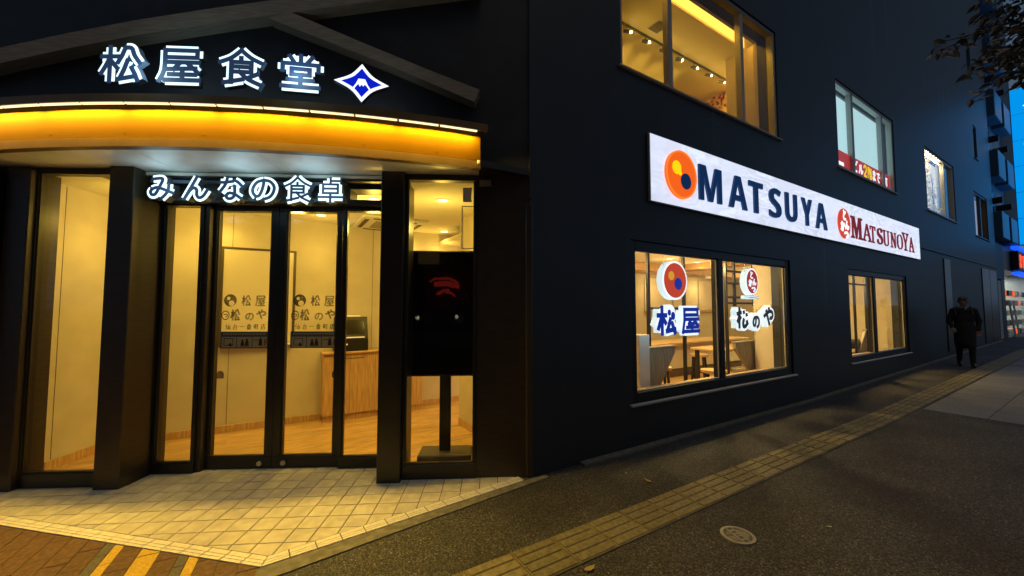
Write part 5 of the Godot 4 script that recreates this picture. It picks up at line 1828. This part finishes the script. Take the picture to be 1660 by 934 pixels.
	ext(st, Vector3(0.62, 0.0, -0.06), Vector3(1.08, 1.46, -0.05))
	obj("reflection_panel", st, M.blue_reflection, pw)  # reflection in the pane, painted as a glowing panel between the curtains
	st = begin()
	tube(st, Vector3(0.10, 1.10, 0.04), Vector3(0.22, 1.10, 0.04), 0.05, 0.05, 12)
	obj("lamp_globe", st, glow("amber_lamp", 0.95, 0.50, 0.06, 1.0), pw)
	for q in [[18.6, 9.75, 0.26, 1.1, "tall thin blue reflection painted as a glowing strip in the topmost narrow window"], [18.9, 6.8, 0.24, 1.1, "thin blue reflection painted as a glowing strip in the lower narrow window"]]:
		var sb := thing("window_blind", q[4], "blind", at_side(q[0], q[1], -0.24), "painted blue reflections in the narrow windows")  # no real blind: reflected blue in the glass painted as a glowing strip
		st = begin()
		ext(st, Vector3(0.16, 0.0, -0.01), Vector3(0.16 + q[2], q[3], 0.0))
		obj("fabric", st, M.blue_reflection, sb)

func leafy(c: Color, back := Color(1.2, 1.15, 0.95)) -> StandardMaterial3D:
	var m := StandardMaterial3D.new()
	m.resource_name = "leaf"
	m.albedo_color = c
	m.roughness = 0.6
	m.backlight_enabled = true
	m.backlight = back
	return m

func folds(st: SurfaceTool, wide: float, high: float, n: int, deep: float, x0 := 0.0) -> void:    # gathered cloth with thickness
	var k := n * 8
	for i in k:
		var xa := x0 + wide * i / k
		var xb := x0 + wide * (i + 1) / k
		var za := deep * sin(TAU * n * i / k)
		var zb := deep * sin(TAU * n * (i + 1) / k)
		face(st, [Vector3(xa, 0, za), Vector3(xb, 0, zb), Vector3(xb, high, zb), Vector3(xa, high, za)], Vector3(0, 0, 1))
		face(st, [Vector3(xa, 0, za - 0.003), Vector3(xb, 0, zb - 0.003), Vector3(xb, high, zb - 0.003), Vector3(xa, high, za - 0.003)], Vector3(0, 0, -1))

# ------------------------------------------------------------------ what stands farther along the street
func build_far() -> void:
	var nb := thing("neighbouring_building", "building with balconies beyond the black side wall, blue light put into its colour", "building", side)
	var st := begin()
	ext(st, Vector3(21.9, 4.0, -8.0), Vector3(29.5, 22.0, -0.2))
	obj("wall", st, mat("neighbour_wall", 0.045, 0.12, 0.20, 0.6), nb)  # blue light falling on the wall is put into its colour
	for f in 5:
		var y := 4.2 + 2.45 * f
		for k in 2:
			var s := 22.0 + 2.0 * k
			st = begin()
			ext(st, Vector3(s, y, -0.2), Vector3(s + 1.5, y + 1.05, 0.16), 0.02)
			obj("balcony", st, mat("balcony_panel", 0.045, 0.13, 0.22, 0.45) if not M.has("balcony_panel") else M.balcony_panel, nb)  # panel colour carries the same painted blue light
			st = begin()
			ext(st, Vector3(s + 0.1, y + 1.15, -0.24), Vector3(s + 1.4, y + 2.2, -0.195))
			obj("window", st, M.screen_black, nb)
			st = begin()
			ext(st, Vector3(s - 0.02, y + 1.35, -0.2), Vector3(s + 0.03, y + 1.6, 0.2), 0.01)
			obj("bracket", st, M.satin_black, nb)
	# ground floor of the neighbour: shutter, pillar, lit shop
	st = begin()
	ext(st, Vector3(22.42, -0.2, -0.6), Vector3(23.15, 2.6, -0.02), 0.02)
	obj("pillar", st, M.satin_black, nb)
	st = begin()
	ext(st, Vector3(21.58, 2.60, -0.6), Vector3(23.2, 4.0, -0.02))
	obj("lintel", st, M.neighbour_wall, nb)
	st = begin()
	ext(st, Vector3(23.2, 3.05, -0.6), Vector3(29.5, 4.0, -0.05))
	obj("lintel", st, M.satin_black, nb)
	var sh := thing("roller_shutter", "closed grey slatted roller shutter beyond the end of the black wall", "shutter", side)
	for i in 30:
		st = begin()
		ext(st, Vector3(21.60, 0.27 + 0.076 * i, -0.07), Vector3(22.40, 0.27 + 0.076 * i + 0.070, -0.03), 0.012)
		obj("slat", st, M.alloy, sh)
	# lit shop: a room open to the street
	var shop := thing("lit_shop", "bright white lit shop front at the far right edge", "shop", side)
	st = begin()
	ext(st, Vector3(23.2, 0.2, -3.2), Vector3(29.5, 0.28, -0.1))
	obj("floor", st, M.soffit, shop)
	st = begin()
	ext(st, Vector3(23.2, 0.28, -3.3), Vector3(29.5, 3.05, -3.2))
	obj("back_wall", st, M.soffit, shop)
	st = begin()
	ext(st, Vector3(29.4, 0.28, -3.2), Vector3(29.5, 3.05, -0.1))
	obj("side_wall", st, M.soffit, shop)
	st = begin()
	ext(st, Vector3(23.2, 2.98, -3.2), Vector3(29.5, 3.04, -0.6))
	obj("ceiling", st, M.soffit, shop)
	for i in 3:
		st = begin()
		ext(st, Vector3(24.2, 2.93, -0.9 - 0.8 * i), Vector3(29.2, 2.96, -0.82 - 0.8 * i), 0.005)
		obj("light_tube", st, M.shop_light, shop)
		var al := AreaLight3D.new()
		al.area_size = Vector2(5.0, 0.08)
		al.area_range = 12.0
		al.transform = Transform3D(Basis(Vector3.RIGHT, -PI / 2), Vector3(26.7, 2.915, -0.86 - 0.8 * i))
		lamp(al, shop, Color(0.92, 1.0, 0.96), 2.0, 0.05)
	for q in [[23.5, 0.28, 2.2, -0.4], [24.2, 0.28, 1.7, -0.3], [25.2, 0.28, 1.7, -0.3]]:
		st = begin()
		ext(st, Vector3(q[0], q[1], q[3] - 0.3), Vector3(q[0] + 0.25, q[1] + q[2], q[3]), 0.02)
		obj("display_rack", st, M.white_plastic, shop)
	var rng := RandomNumberGenerator.new()
	rng.seed = 12
	for i in 60:
		st = begin()
		ext(st, Vector3(0, 0, 0), Vector3(0.3, 0.22, 0.25), 0.01)
		obj("goods_box", st, [M.sign_orange, M.white_plastic, M.brass, M.alloy, M.counter_wood, M.decal_blue][rng.randi() % 6] if i % 3 else M.white_plastic, shop, Transform3D(Basis.IDENTITY, Vector3(23.3 + 0.48 * (i % 12), 0.32 + 0.42 * int(i / 12.0), -0.45 + 0.2 * rng.randf())))
	var st2 := begin()
	for i in 2:
		tube(st2, Vector3(23.6 + i * 0.9, 0.3, 0.12), Vector3(23.5 + i * 0.9, 1.75, 0.02), 0.03, 0.03, 8)
	obj("leaning_pole", st2, M.white_plastic, shop)
	# signs over that shop
	var rs := thing("red_sign", "red lit shop sign with characters at the far right edge", "sign", at_side(25.2, 3.10, 0.16))
	st = begin()
	ext(st, Vector3(0.0, 0.0, -0.2), Vector3(3.6, 0.85, 0.0), 0.02)
	obj("case", st, M.satin_black, rs)
	st = begin()
	for i in 5:
		write(st, ["ma", "de", "ten", "dai", "kai"][i], Vector2(0.42 + 0.69 * i, 0.43), Vector2(0.55, 0.6), 0.11, 0.0, 0.02)
	obj("characters", st, M.led_red, rs)
	st = begin()
	ext(st, Vector3(0.0, -0.20, -0.2), Vector3(3.6, -0.06, 0.02), 0.02)
	ext(st, Vector3(0.0, 0.92, -0.2), Vector3(3.6, 1.06, 0.02), 0.02)
	obj("blue_led_bar", st, M.led_blue, rs)
	var tw := thing("sign_tower", "tall bright blue lit sign tower at the right edge of the view", "sign", at_side(26.0, 4.25, 0.12))
	st = begin()
	ext(st, Vector3(0.04, 0.0, 0.0), Vector3(0.5, 7.0, 2.6), 0.02)
	obj("case", st, M.satin_black, tw)
	for i in 6:
		st = begin()
		ext(st, Vector3(0.0, 0.02 + 1.165 * i, 0.02), Vector3(0.038, 1.165 * (i + 1), 2.58), 0.004)
		obj("lit_panel", st, M.tower_blue, tw)
	for q in [[6.0, "sign_red"], [4.75, "satin_black"]]:
		st = begin()
		var face_out := Transform3D(Basis(Vector3(0, 0, 1), Vector3(0, 1, 0), Vector3(-1, 0, 0)), Vector3(0, q[0], 0))
		write(st, "ten" if q[0] < 5 else "shoku", Vector2(0.75, 0.0), Vector2(0.75, 0.75), 0.17, 0.002, 0.006, face_out)
		obj("character_edge", st, M.emblem_white, tw)
		st = begin()
		write(st, "ten" if q[0] < 5 else "shoku", Vector2(0.75, 0.0), Vector2(0.75, 0.75), 0.085, 0.010, 0.012, face_out)
		obj("character", st, M[q[1]], tw)
	var bl := AreaLight3D.new()
	bl.area_size = Vector2(2.5, 6.8)
	bl.area_range = 30.0
	bl.transform = Transform3D(Basis(Vector3.UP, PI / 2), Vector3(-0.06, 3.5, 1.3))
	lamp(bl, tw, Color(0.42, 0.68, 1.0), TOWER, 0.3)
	# the other side of the street, behind the viewer: it shows in the glass and in the black screen
	for q in [[-16.0, 11.0, 15.0, "brown building across the street, mirrored left of the doors"], [-4.5, 15.0, 21.0, "dark building across the street with the mirrored red sign"], [11.0, 16.0, 12.0, "low building across the street, mirrored at the right"]]:
		var ob := thing("opposite_building", q[3], "building", Transform3D(Basis.IDENTITY, Vector3(q[0], 0, 19.0)))
		st = begin()
		ext(st, Vector3(-q[1] / 2, -0.5, 0.0), Vector3(q[1] / 2, q[2], 9.0))
		obj("wall", st, mat("opposite_wall", 0.05, 0.048, 0.045, 0.8) if not M.has("opposite_wall") else M.opposite_wall, ob)
		for f in int(q[2] / 3.2):
			for k in int(q[1] / 2.2):
				st = begin()
				ext(st, Vector3(-q[1] / 2 + 0.5 + 2.2 * k, 1.2 + 3.2 * f, -0.05), Vector3(-q[1] / 2 + 1.9 + 2.2 * k, 2.8 + 3.2 * f, 0.05))
				obj("window", st, M.screen_black if (f * 5 + k * 3) % 7 else M.amber_curtain, ob)
	var os := thing("opposite_sign", "red lit sign across the street, mirrored in the black display screen", "sign", Transform3D(Basis(Vector3.UP, PI), Vector3(-1.9, 1.9, 18.8)))
	st = begin()
	ext(st, Vector3(0, 0, -0.2), Vector3(2.5, 1.9, 0.0), 0.02)
	obj("case", st, M.satin_black, os)
	st = begin()
	for q in [[0.3, 1.25, 1.5, 1.55, 0.16], [0.25, 1.0, 1.9, 1.15, 0.34], [0.9, 0.75, 1.7, 0.45, 0.2], [1.5, 1.5, 2.2, 1.3, 0.12], [0.5, 0.35, 1.1, 0.6, 0.14]]:
		var run := PackedVector2Array([Vector2(q[0], q[1]), Vector2((q[0] + q[2]) / 2, (q[1] + q[3]) / 2 + 0.12), Vector2(q[2], q[3])])
		for poly in Geometry2D.offset_polyline(run, q[4] / 2, Geometry2D.JOIN_ROUND, Geometry2D.END_ROUND):
			prism(st, poly, 0.0, 0.03 + 0.001 * q[0])
	obj("lit_shape", st, glow("opposite_red", 1.0, 0.06, 0.04, 1.8), os)
	var lampno := -1
	for q in [[-6.0, 1.1], [-4.6, 0.75], [-2.2, 0.8], [-0.6, 1.3], [0.6, 1.0], [1.6, 1.5]]:
		lampno += 1
		var lp := thing("street_lamp", "white street light across the road, %s from the left in the black screen's reflection" % ["first", "second", "third", "fourth", "fifth", "last"][int(lampno)], "lamp", Transform3D(Basis.IDENTITY, Vector3(q[0], 0, 17.5)), "street lights mirrored in the black screen")
		st = begin()
		tube(st, Vector3.ZERO, Vector3(0, q[1], 0), 0.05, 0.04, 8)
		obj("post", st, M.satin_black, lp)
		st = begin()
		surface_net(st, [[Vector3(0, q[1] + 0.12, 0), Vector3(0, q[1] + 0.16, 0), 0.12, 0.10]], 0.04, 0.02)
		obj("globe", st, M.spot_bulb, lp)

# ------------------------------------------------------------------ street tree whose branch hangs into the top right
func build_tree() -> void:
	var base := Vector3(6.75, 0.0, -2.15)
	var t := thing("street_tree", "street tree whose dark leafy branch hangs into the top right corner", "tree", Transform3D(Basis.IDENTITY, base))
	var rng := RandomNumberGenerator.new()
	rng.seed = 21
	var st := begin()
	var trunk := [Vector3(0, -0.05, 0), Vector3(0.03, 1.2, 0.02), Vector3(-0.02, 2.4, 0.04), Vector3(0.02, 3.4, 0.0)]
	for i in 3:
		tube(st, trunk[i], trunk[i + 1], 0.13 - 0.02 * i, 0.11 - 0.02 * i, 14)
	var tips := []
	var targets := [Vector3(-1.70, 4.30, -1.40), Vector3(-1.80, 4.15, -1.20), Vector3(-1.95, 4.05, -1.05), Vector3(-2.0, 3.85, -0.85), Vector3(-2.1, 4.0, -0.75), Vector3(-1.7, 4.45, -1.15), Vector3(-1.45, 4.75, -1.45), Vector3(-1.3, 4.35, -0.6), Vector3(-2.25, 3.62, -0.72), Vector3(-2.12, 3.78, -1.0), Vector3(-1.85, 4.05, -1.32), Vector3(-2.3, 3.9, -0.62), Vector3(0.5, 4.9, -1.5), Vector3(1.5, 4.7, 0.2), Vector3(0.3, 5.3, 1.2), Vector3(-0.6, 5.6, -0.3)]
	for g in targets:
		var a: Vector3 = trunk[2].lerp(trunk[3], rng.randf())
		var m: Vector3 = a.lerp(g, 0.5) + Vector3(0, 0.15, 0)
		tube(st, a, m, 0.05, 0.032, 8)
		tube(st, m, g, 0.032, 0.010, 8)
		for k in 15:
			var s: Vector3 = m.lerp(g, rng.randf_range(0.1, 1.0))
			var e: Vector3 = s + Vector3(rng.randf_range(-1, 1), rng.randf_range(-0.55, 0.6), rng.randf_range(-1, 1)).normalized() * rng.randf_range(0.25, 0.55)
			tube(st, s, e, 0.008, 0.003, 5)
			tips.append([s, e])
	obj("trunk", st, mottled("bark", Color(0.06, 0.05, 0.04), Color(0.12, 0.10, 0.08), 0.9, Vector3(3, 1, 3), 0.02), t)
	var leaf := begin()
	# one leaf, folded along its rib
	for sg in [-1.0, 1.0]:
		var p := [Vector3(0, 0, 0), Vector3(0.028, 0.008, 0.021 * sg), Vector3(0.062, 0.006, 0.020 * sg), Vector3(0.098, -0.008, 0.0), Vector3(0.05, -0.002, 0.0)]
		face(leaf, [p[0], p[1], p[4]], Vector3.UP)
		face(leaf, [p[1], p[2], p[4]], Vector3.UP)
		face(leaf, [p[2], p[3], p[4]], Vector3.UP)
	var mm := MultiMesh.new()
	mm.transform_format = MultiMesh.TRANSFORM_3D
	mm.use_colors = true
	mm.mesh = leaf.commit()
	var spots := []
	for q in tips:
		for k in 20:
			var c: Vector3 = q[0].lerp(q[1], rng.randf()) + Vector3(rng.randf_range(-1, 1), rng.randf_range(-1, 1), rng.randf_range(-1, 1)) * 0.055
			var b := Basis.from_euler(Vector3(rng.randf_range(-0.7, 0.7), rng.randf() * TAU, rng.randf_range(-0.9, 0.4)))
			spots.append(Transform3D(b.scaled(Vector3.ONE * rng.randf_range(0.7, 1.25)), c))
	mm.instance_count = spots.size()
	for i in spots.size():
		mm.set_instance_transform(i, spots[i])
		var v := rng.randf_range(0.6, 1.25)
		mm.set_instance_color(i, Color(v, v * rng.randf_range(0.9, 1.02), v * 0.95))
	var mi := MultiMeshInstance3D.new()
	mi.name = "crown"
	mi.multimesh = mm
	var lm := leafy(lin(0.085, 0.085, 0.065), Color(0.4, 0.4, 0.3))
	lm.vertex_color_use_as_albedo = true
	lm.roughness = 0.42
	mi.material_override = lm
	mi.set_meta("kind", "stuff")
	t.add_child(mi, true)

# ------------------------------------------------------------------ the walker: one continuous skin meshed from a field of tapered capsules
func surface_net(st: SurfaceTool, bones: Array, cell: float, blend: float, xf := Transform3D.IDENTITY) -> void:
	var lo := Vector3(1e9, 1e9, 1e9)
	var hi := -lo
	for b in bones:
		var r := maxf(b[2], b[3]) + 3.0 * cell
		lo = lo.min(b[0].min(b[1]) - Vector3.ONE * r)
		hi = hi.max(b[0].max(b[1]) + Vector3.ONE * r)
	var n := Vector3i(((hi - lo) / cell).ceil()) + Vector3i.ONE
	var field := PackedFloat32Array()
	field.resize(n.x * n.y * n.z)
	field.fill(1.0)
	for b in bones:
		var r := maxf(b[2], b[3]) + 2.5 * cell + blend
		var i0 := Vector3i(((b[0].min(b[1]) - Vector3.ONE * r - lo) / cell).floor()).clamp(Vector3i.ZERO, n - Vector3i.ONE)
		var i1 := Vector3i(((b[0].max(b[1]) + Vector3.ONE * r - lo) / cell).ceil()).clamp(Vector3i.ZERO, n - Vector3i.ONE)
		var ax: Vector3 = b[1] - b[0]
		var l2 := maxf(ax.length_squared(), 1e-9)
		var sq: Vector3 = b[4] if b.size() > 4 else Vector3.ONE
		for z in range(i0.z, i1.z + 1):
			for y in range(i0.y, i1.y + 1):
				for x in range(i0.x, i1.x + 1):
					var p := lo + Vector3(x, y, z) * cell
					var t := clampf((p - b[0]).dot(ax) / l2, 0.0, 1.0)
					var d: float = ((p - b[0] - ax * t) / sq).length() - lerpf(b[2], b[3], t)
					var k := (z * n.y + y) * n.x + x
					var e := field[k]
					var h := maxf(blend - absf(d - e), 0.0) / blend
					field[k] = minf(d, e) - h * h * blend * 0.25
	var at := {}
	var pts := PackedVector3Array()
	var nor := PackedVector3Array()
	var id := func(x: int, y: int, z: int) -> int: return (z * n.y + y) * n.x + x
	for z in n.z - 1:
		for y in n.y - 1:
			for x in n.x - 1:
				var base := (z * n.y + y) * n.x + x
				var v := PackedFloat32Array([field[base], field[base + 1], field[base + n.x], field[base + n.x + 1], field[base + n.x * n.y], field[base + n.x * n.y + 1], field[base + n.x * n.y + n.x], field[base + n.x * n.y + n.x + 1]])
				var neg := 0
				for q in v:
					if q < 0.0: neg += 1
				if neg == 0 or neg == 8: continue
				var sum := Vector3.ZERO
				var cnt := 0
				for e in [[0, 1], [2, 3], [4, 5], [6, 7], [0, 2], [1, 3], [4, 6], [5, 7], [0, 4], [1, 5], [2, 6], [3, 7]]:
					var va := v[e[0]]
					var vb := v[e[1]]
					if (va < 0.0) != (vb < 0.0):
						var t := va / (va - vb)
						var pa := Vector3(e[0] & 1, (e[0] >> 1) & 1, e[0] >> 2)
						var pb := Vector3(e[1] & 1, (e[1] >> 1) & 1, e[1] >> 2)
						sum += pa.lerp(pb, t)
						cnt += 1
				at[base] = pts.size()
				pts.append(xf * (lo + (Vector3(x, y, z) + sum / cnt) * cell))
				nor.append((xf.basis * Vector3(v[1] + v[3] + v[5] + v[7] - v[0] - v[2] - v[4] - v[6], v[2] + v[3] + v[6] + v[7] - v[0] - v[1] - v[4] - v[5], v[4] + v[5] + v[6] + v[7] - v[0] - v[1] - v[2] - v[3])).normalized())
	var stride := [1, n.x, n.x * n.y]
	for base in at.keys():
		for ax in 3:
			var q: int = base + stride[ax]
			if q >= field.size() or (field[base] < 0.0) == (field[q] < 0.0): continue
			var s1: int = stride[(ax + 1) % 3]
			var s2: int = stride[(ax + 2) % 3]
			if not (at.has(base - s1) and at.has(base - s2) and at.has(base - s1 - s2)): continue
			var o := [at[base], at[base - s1], at[base - s1 - s2], at[base - s2]]
			for k in [[0, 1, 2], [0, 2, 3]]:
				var a: int = o[k[0]]
				var b: int = o[k[1]]
				var c: int = o[k[2]]
				if (pts[b] - pts[a]).cross(pts[c] - pts[a]).dot(nor[a] + nor[b] + nor[c]) > 0.0:
					var w := b
					b = c
					c = w
				for i in [a, b, c]:
					st.set_normal(nor[i]); st.set_uv(Vector2.ZERO); st.add_vertex(pts[i])

func build_person() -> void:
	# faces the viewer's left along the wall, mid-stride; local +z is forward, +x the walker's left
	var s := 12.0
	var root := thing("person", "person in a long black coat with a backpack walking beside the dark wall", "person", Transform3D(Basis(Vector3.UP, TURN - PI / 2 + 0.25), side * Vector3(s, rise(s) - 0.006, 0.62)))
	var V := func(x: float, y: float, z: float) -> Vector3: return Vector3(x, y, z)
	var st := begin()
	# body in dark clothes: trunk, coat skirt, legs in stride, arms
	var bones := [
		[V.call(0, 0.92, 0), V.call(0, 1.12, 0.0), 0.145, 0.140, Vector3(1.12, 1, 0.82)],
		[V.call(0, 1.12, 0), V.call(0, 1.28, 0.01), 0.138, 0.118, Vector3(1.12, 1, 0.8)],
		[V.call(-0.13, 1.315, 0.0), V.call(0.13, 1.315, 0.0), 0.062, 0.062],
		[V.call(0, 1.33, 0.0), V.call(0, 1.42, 0.015), 0.060, 0.050],
		[V.call(0, 0.92, 0.0), V.call(0, 0.58, 0.0), 0.150, 0.172, Vector3(1.02, 1, 0.95)],
		[V.call(0.085, 0.88, 0.0), V.call(0.09, 0.47, 0.10), 0.085, 0.062],
		[V.call(0.09, 0.47, 0.10), V.call(0.09, 0.10, 0.13), 0.062, 0.046],
		[V.call(-0.085, 0.88, 0.0), V.call(-0.09, 0.47, -0.03), 0.085, 0.062],
		[V.call(-0.09, 0.47, -0.03), V.call(-0.09, 0.12, -0.19), 0.062, 0.046],
		[V.call(0.165, 1.305, 0.0), V.call(0.235, 1.06, -0.08), 0.062, 0.050],
		[V.call(0.235, 1.06, -0.08), V.call(0.215, 0.85, 0.02), 0.048, 0.038],
		[V.call(-0.165, 1.305, 0.0), V.call(-0.235, 1.06, 0.02), 0.062, 0.050],
		[V.call(-0.235, 1.06, 0.02), V.call(-0.20, 0.90, 0.17), 0.048, 0.038],
	]
	surface_net(st, bones, 0.016, 0.035)
	obj("clothed_body", st, mat("coat_black", 0.012, 0.012, 0.014, 0.85), root)
	st = begin()
	for q in [[0.09, 0.10, 0.13, 0.06], [-0.09, 0.12, -0.19, 0.35]]:
		var pitch: float = -q[3] * 0.6
		var f := Vector3(0, sin(pitch), cos(pitch))
		var heel := Vector3(q[0], q[1] - 0.05, q[2] - 0.02)
		surface_net(st, [[heel, heel + f * 0.07, 0.040, 0.040], [heel + f * 0.07, heel + f * 0.19 - Vector3(0, 0.012, 0), 0.040, 0.030]], 0.010, 0.03)
	obj("shoes", st, M.satin_black, root)
	# head with face, ears; hair on top
	st = begin()
	var hc := Vector3(0.0, 1.505, 0.03)
	surface_net(st, [
		[V.call(0, 1.40, 0.012), V.call(0, 1.45, 0.02), 0.048, 0.046],
		[hc + V.call(0, 0.025, -0.012), hc + V.call(0, 0.030, 0.004), 0.078, 0.076],
		[hc + V.call(0, -0.045, 0.030), hc + V.call(0, -0.062, 0.036), 0.050, 0.040],
		[hc + V.call(0, 0.004, 0.078), hc + V.call(0, -0.022, 0.092), 0.010, 0.013],
		[hc + V.call(-0.022, -0.048, 0.074), hc + V.call(0.022, -0.048, 0.074), 0.008, 0.008],
		[hc + V.call(-0.035, 0.020, 0.066), hc + V.call(0.035, 0.020, 0.066), 0.011, 0.011],
		[hc + V.call(0.078, -0.005, -0.004), hc + V.call(0.080, 0.022, -0.008), 0.012, 0.015],
		[hc + V.call(-0.078, -0.005, -0.004), hc + V.call(-0.080, 0.022, -0.008), 0.012, 0.015]], 0.007, 0.018)
	obj("head", st, mat("skin", 0.22, 0.14, 0.10, 0.55), root)
	st = begin()
	for x in [-0.032, 0.032]:
		tube(st, hc + V.call(x, 0.006, 0.070), hc + V.call(x, 0.006, 0.076), 0.010, 0.006, 10)
	obj("eyes", st, M.satin_black, root)
	st = begin()
	surface_net(st, [[hc + V.call(0, 0.055, -0.022), hc + V.call(0, 0.045, 0.020), 0.082, 0.066], [hc + V.call(0, -0.02, -0.05), hc + V.call(0, 0.03, -0.045), 0.055, 0.070], [hc + V.call(0.062, 0.03, -0.01), hc + V.call(0.066, 0.0, -0.02), 0.026, 0.022], [hc + V.call(-0.062, 0.03, -0.01), hc + V.call(-0.066, 0.0, -0.02), 0.026, 0.022]], 0.008, 0.02)
	obj("hair", st, mat("hair_black", 0.016, 0.013, 0.011, 0.6), root)
	# hands with five separate fingers
	for q in [[V.call(0.215, 0.85, 0.02), V.call(-0.02, -1.0, 0.28), 1.0], [V.call(-0.20, 0.90, 0.17), V.call(0.15, -0.55, 0.82), -1.0]]:
		var w: Vector3 = q[0]
		var d: Vector3 = q[1].normalized()
		var acr: Vector3 = Vector3(0, 0.2, 1).cross(d).normalized() if absf(d.z) < 0.6 else Vector3(0, 1, 0).cross(d).normalized()
		acr = acr.cross(d).cross(d).normalized() * -1.0
		var curl: Vector3 = d.cross(acr).normalized() * q[2]
		var hb := [[w, w + d * 0.05, 0.022, 0.026], [w + d * 0.05 - acr * 0.025, w + d * 0.09 - acr * 0.03, 0.017, 0.012], [w + d * 0.05 + acr * 0.025, w + d * 0.09 + acr * 0.03, 0.017, 0.012]]
		for k in 4:
			var o := acr * (-0.030 + 0.020 * k)
			var ln: float = [0.060, 0.074, 0.070, 0.054][k]
			var k0: Vector3 = w + d * 0.088 + o
			var k1: Vector3 = k0 + (d + curl * 0.35).normalized() * ln * 0.5
			var k2: Vector3 = k1 + (d + curl * 0.9).normalized() * ln * 0.5
			hb.append([k0, k1, 0.0088, 0.0080])
			hb.append([k1, k2, 0.0080, 0.0066])
		var th: Vector3 = w + d * 0.03 - acr * 0.026
		hb.append([th, th + (d * 0.6 - acr * 0.8).normalized() * 0.035, 0.011, 0.009])
		hb.append([th + (d * 0.6 - acr * 0.8).normalized() * 0.035, th + (d * 0.6 - acr * 0.8).normalized() * 0.035 + (d + curl * 0.3).normalized() * 0.028, 0.009, 0.0075])
		st = begin()
		surface_net(st, hb, 0.0045, 0.006)
		obj("hand", st, M.skin, root)
	# pale collar patch and backpack
	st = begin()
	surface_net(st, [[V.call(-0.05, 1.385, 0.062), V.call(0.05, 1.385, 0.062), 0.018, 0.018], [V.call(0.05, 1.385, 0.06), V.call(0.02, 1.33, 0.10), 0.016, 0.012]], 0.008, 0.02)
	obj("collar", st, mat("collar_pale", 0.26, 0.26, 0.27, 0.8), root)
	var bp := thing("backpack", "black rounded backpack on the back of the walking person", "backpack", root.transform)
	st = begin()
	surface_net(st, [[V.call(0, 1.02, -0.19), V.call(0, 1.30, -0.185), 0.115, 0.10, Vector3(1.25, 1, 0.8)], [V.call(0, 1.02, -0.25), V.call(0, 1.12, -0.26), 0.06, 0.05, Vector3(1.4, 1, 0.7)]], 0.016, 0.04)
	obj("bag", st, mat("bag_black", 0.02, 0.02, 0.022, 0.7), bp)
	for x in [-0.11, 0.11]:
		st = begin()
		tube(st, V.call(x, 1.34, -0.13), V.call(x, 1.405, 0.02), 0.014, 0.014, 8)
		tube(st, V.call(x, 1.405, 0.02), V.call(x * 1.25, 1.20, 0.145), 0.014, 0.014, 8)
		tube(st, V.call(x * 1.25, 1.20, 0.145), V.call(x * 1.45, 1.05, -0.13), 0.012, 0.012, 8)
		obj("strap", st, M.bag_black, bp)

# ------------------------------------------------------------------
const LED := 2.6
const SIGN := 0.05
const HALL := 0.47
const DINING := 1.12
const COVE := 2.6
const TRACK := 4
const TOWER := 2.2

func _ready() -> void:
	var cam := Camera3D.new()
	cam.name = "camera"
	cam.position = Vector3(0, 1.46, 0)
	cam.rotation = Vector3(atan(33.0 / 626.0), deg_to_rad(-3.0), 0)
	cam.fov = 73.45
	cam.near = 0.05
	cam.far = 400.0
	add_child(cam)
	cam.make_current()
	var env := Environment.new()
	env.background_mode = Environment.BG_SKY
	var sky := ProceduralSkyMaterial.new()
	sky.sky_top_color = lin(0.030, 0.056, 0.100)
	sky.sky_horizon_color = lin(0.13, 0.20, 0.30)
	sky.sky_curve = 0.2
	sky.ground_bottom_color = lin(0.01, 0.011, 0.013)
	sky.ground_horizon_color = lin(0.03, 0.035, 0.05)
	env.sky = Sky.new()
	env.sky.sky_material = sky
	env.background_energy_multiplier = 1.0
	env.tonemap_mode = Environment.TONE_MAPPER_LINEAR
	env.tonemap_exposure = 1.0
	env.sdfgi_enabled = true
	env.ssao_enabled = true
	env.ssil_enabled = true
	var we := WorldEnvironment.new()
	we.name = "world"
	we.environment = env
	add_child(we)
	var sun := DirectionalLight3D.new()      # the faint even glow of the evening street from behind the viewer
	sun.name = "evening_light"
	sun.light_color = Color(1.0, 0.95, 0.88)
	sun.light_energy = 0.06
	sun.light_angular_distance = 40.0
	sun.shadow_enabled = true
	sun.rotation = Vector3(deg_to_rad(-68.0), deg_to_rad(38.0), 0)
	add_child(sun)
	set_glyphs()
	set_materials()
	build_ground()
	build_building()
	build_canopy()
	build_entrance()
	build_hall()
	build_dining()
	build_upstairs()
	build_signs()
	build_far()
	build_tree()
	build_person()
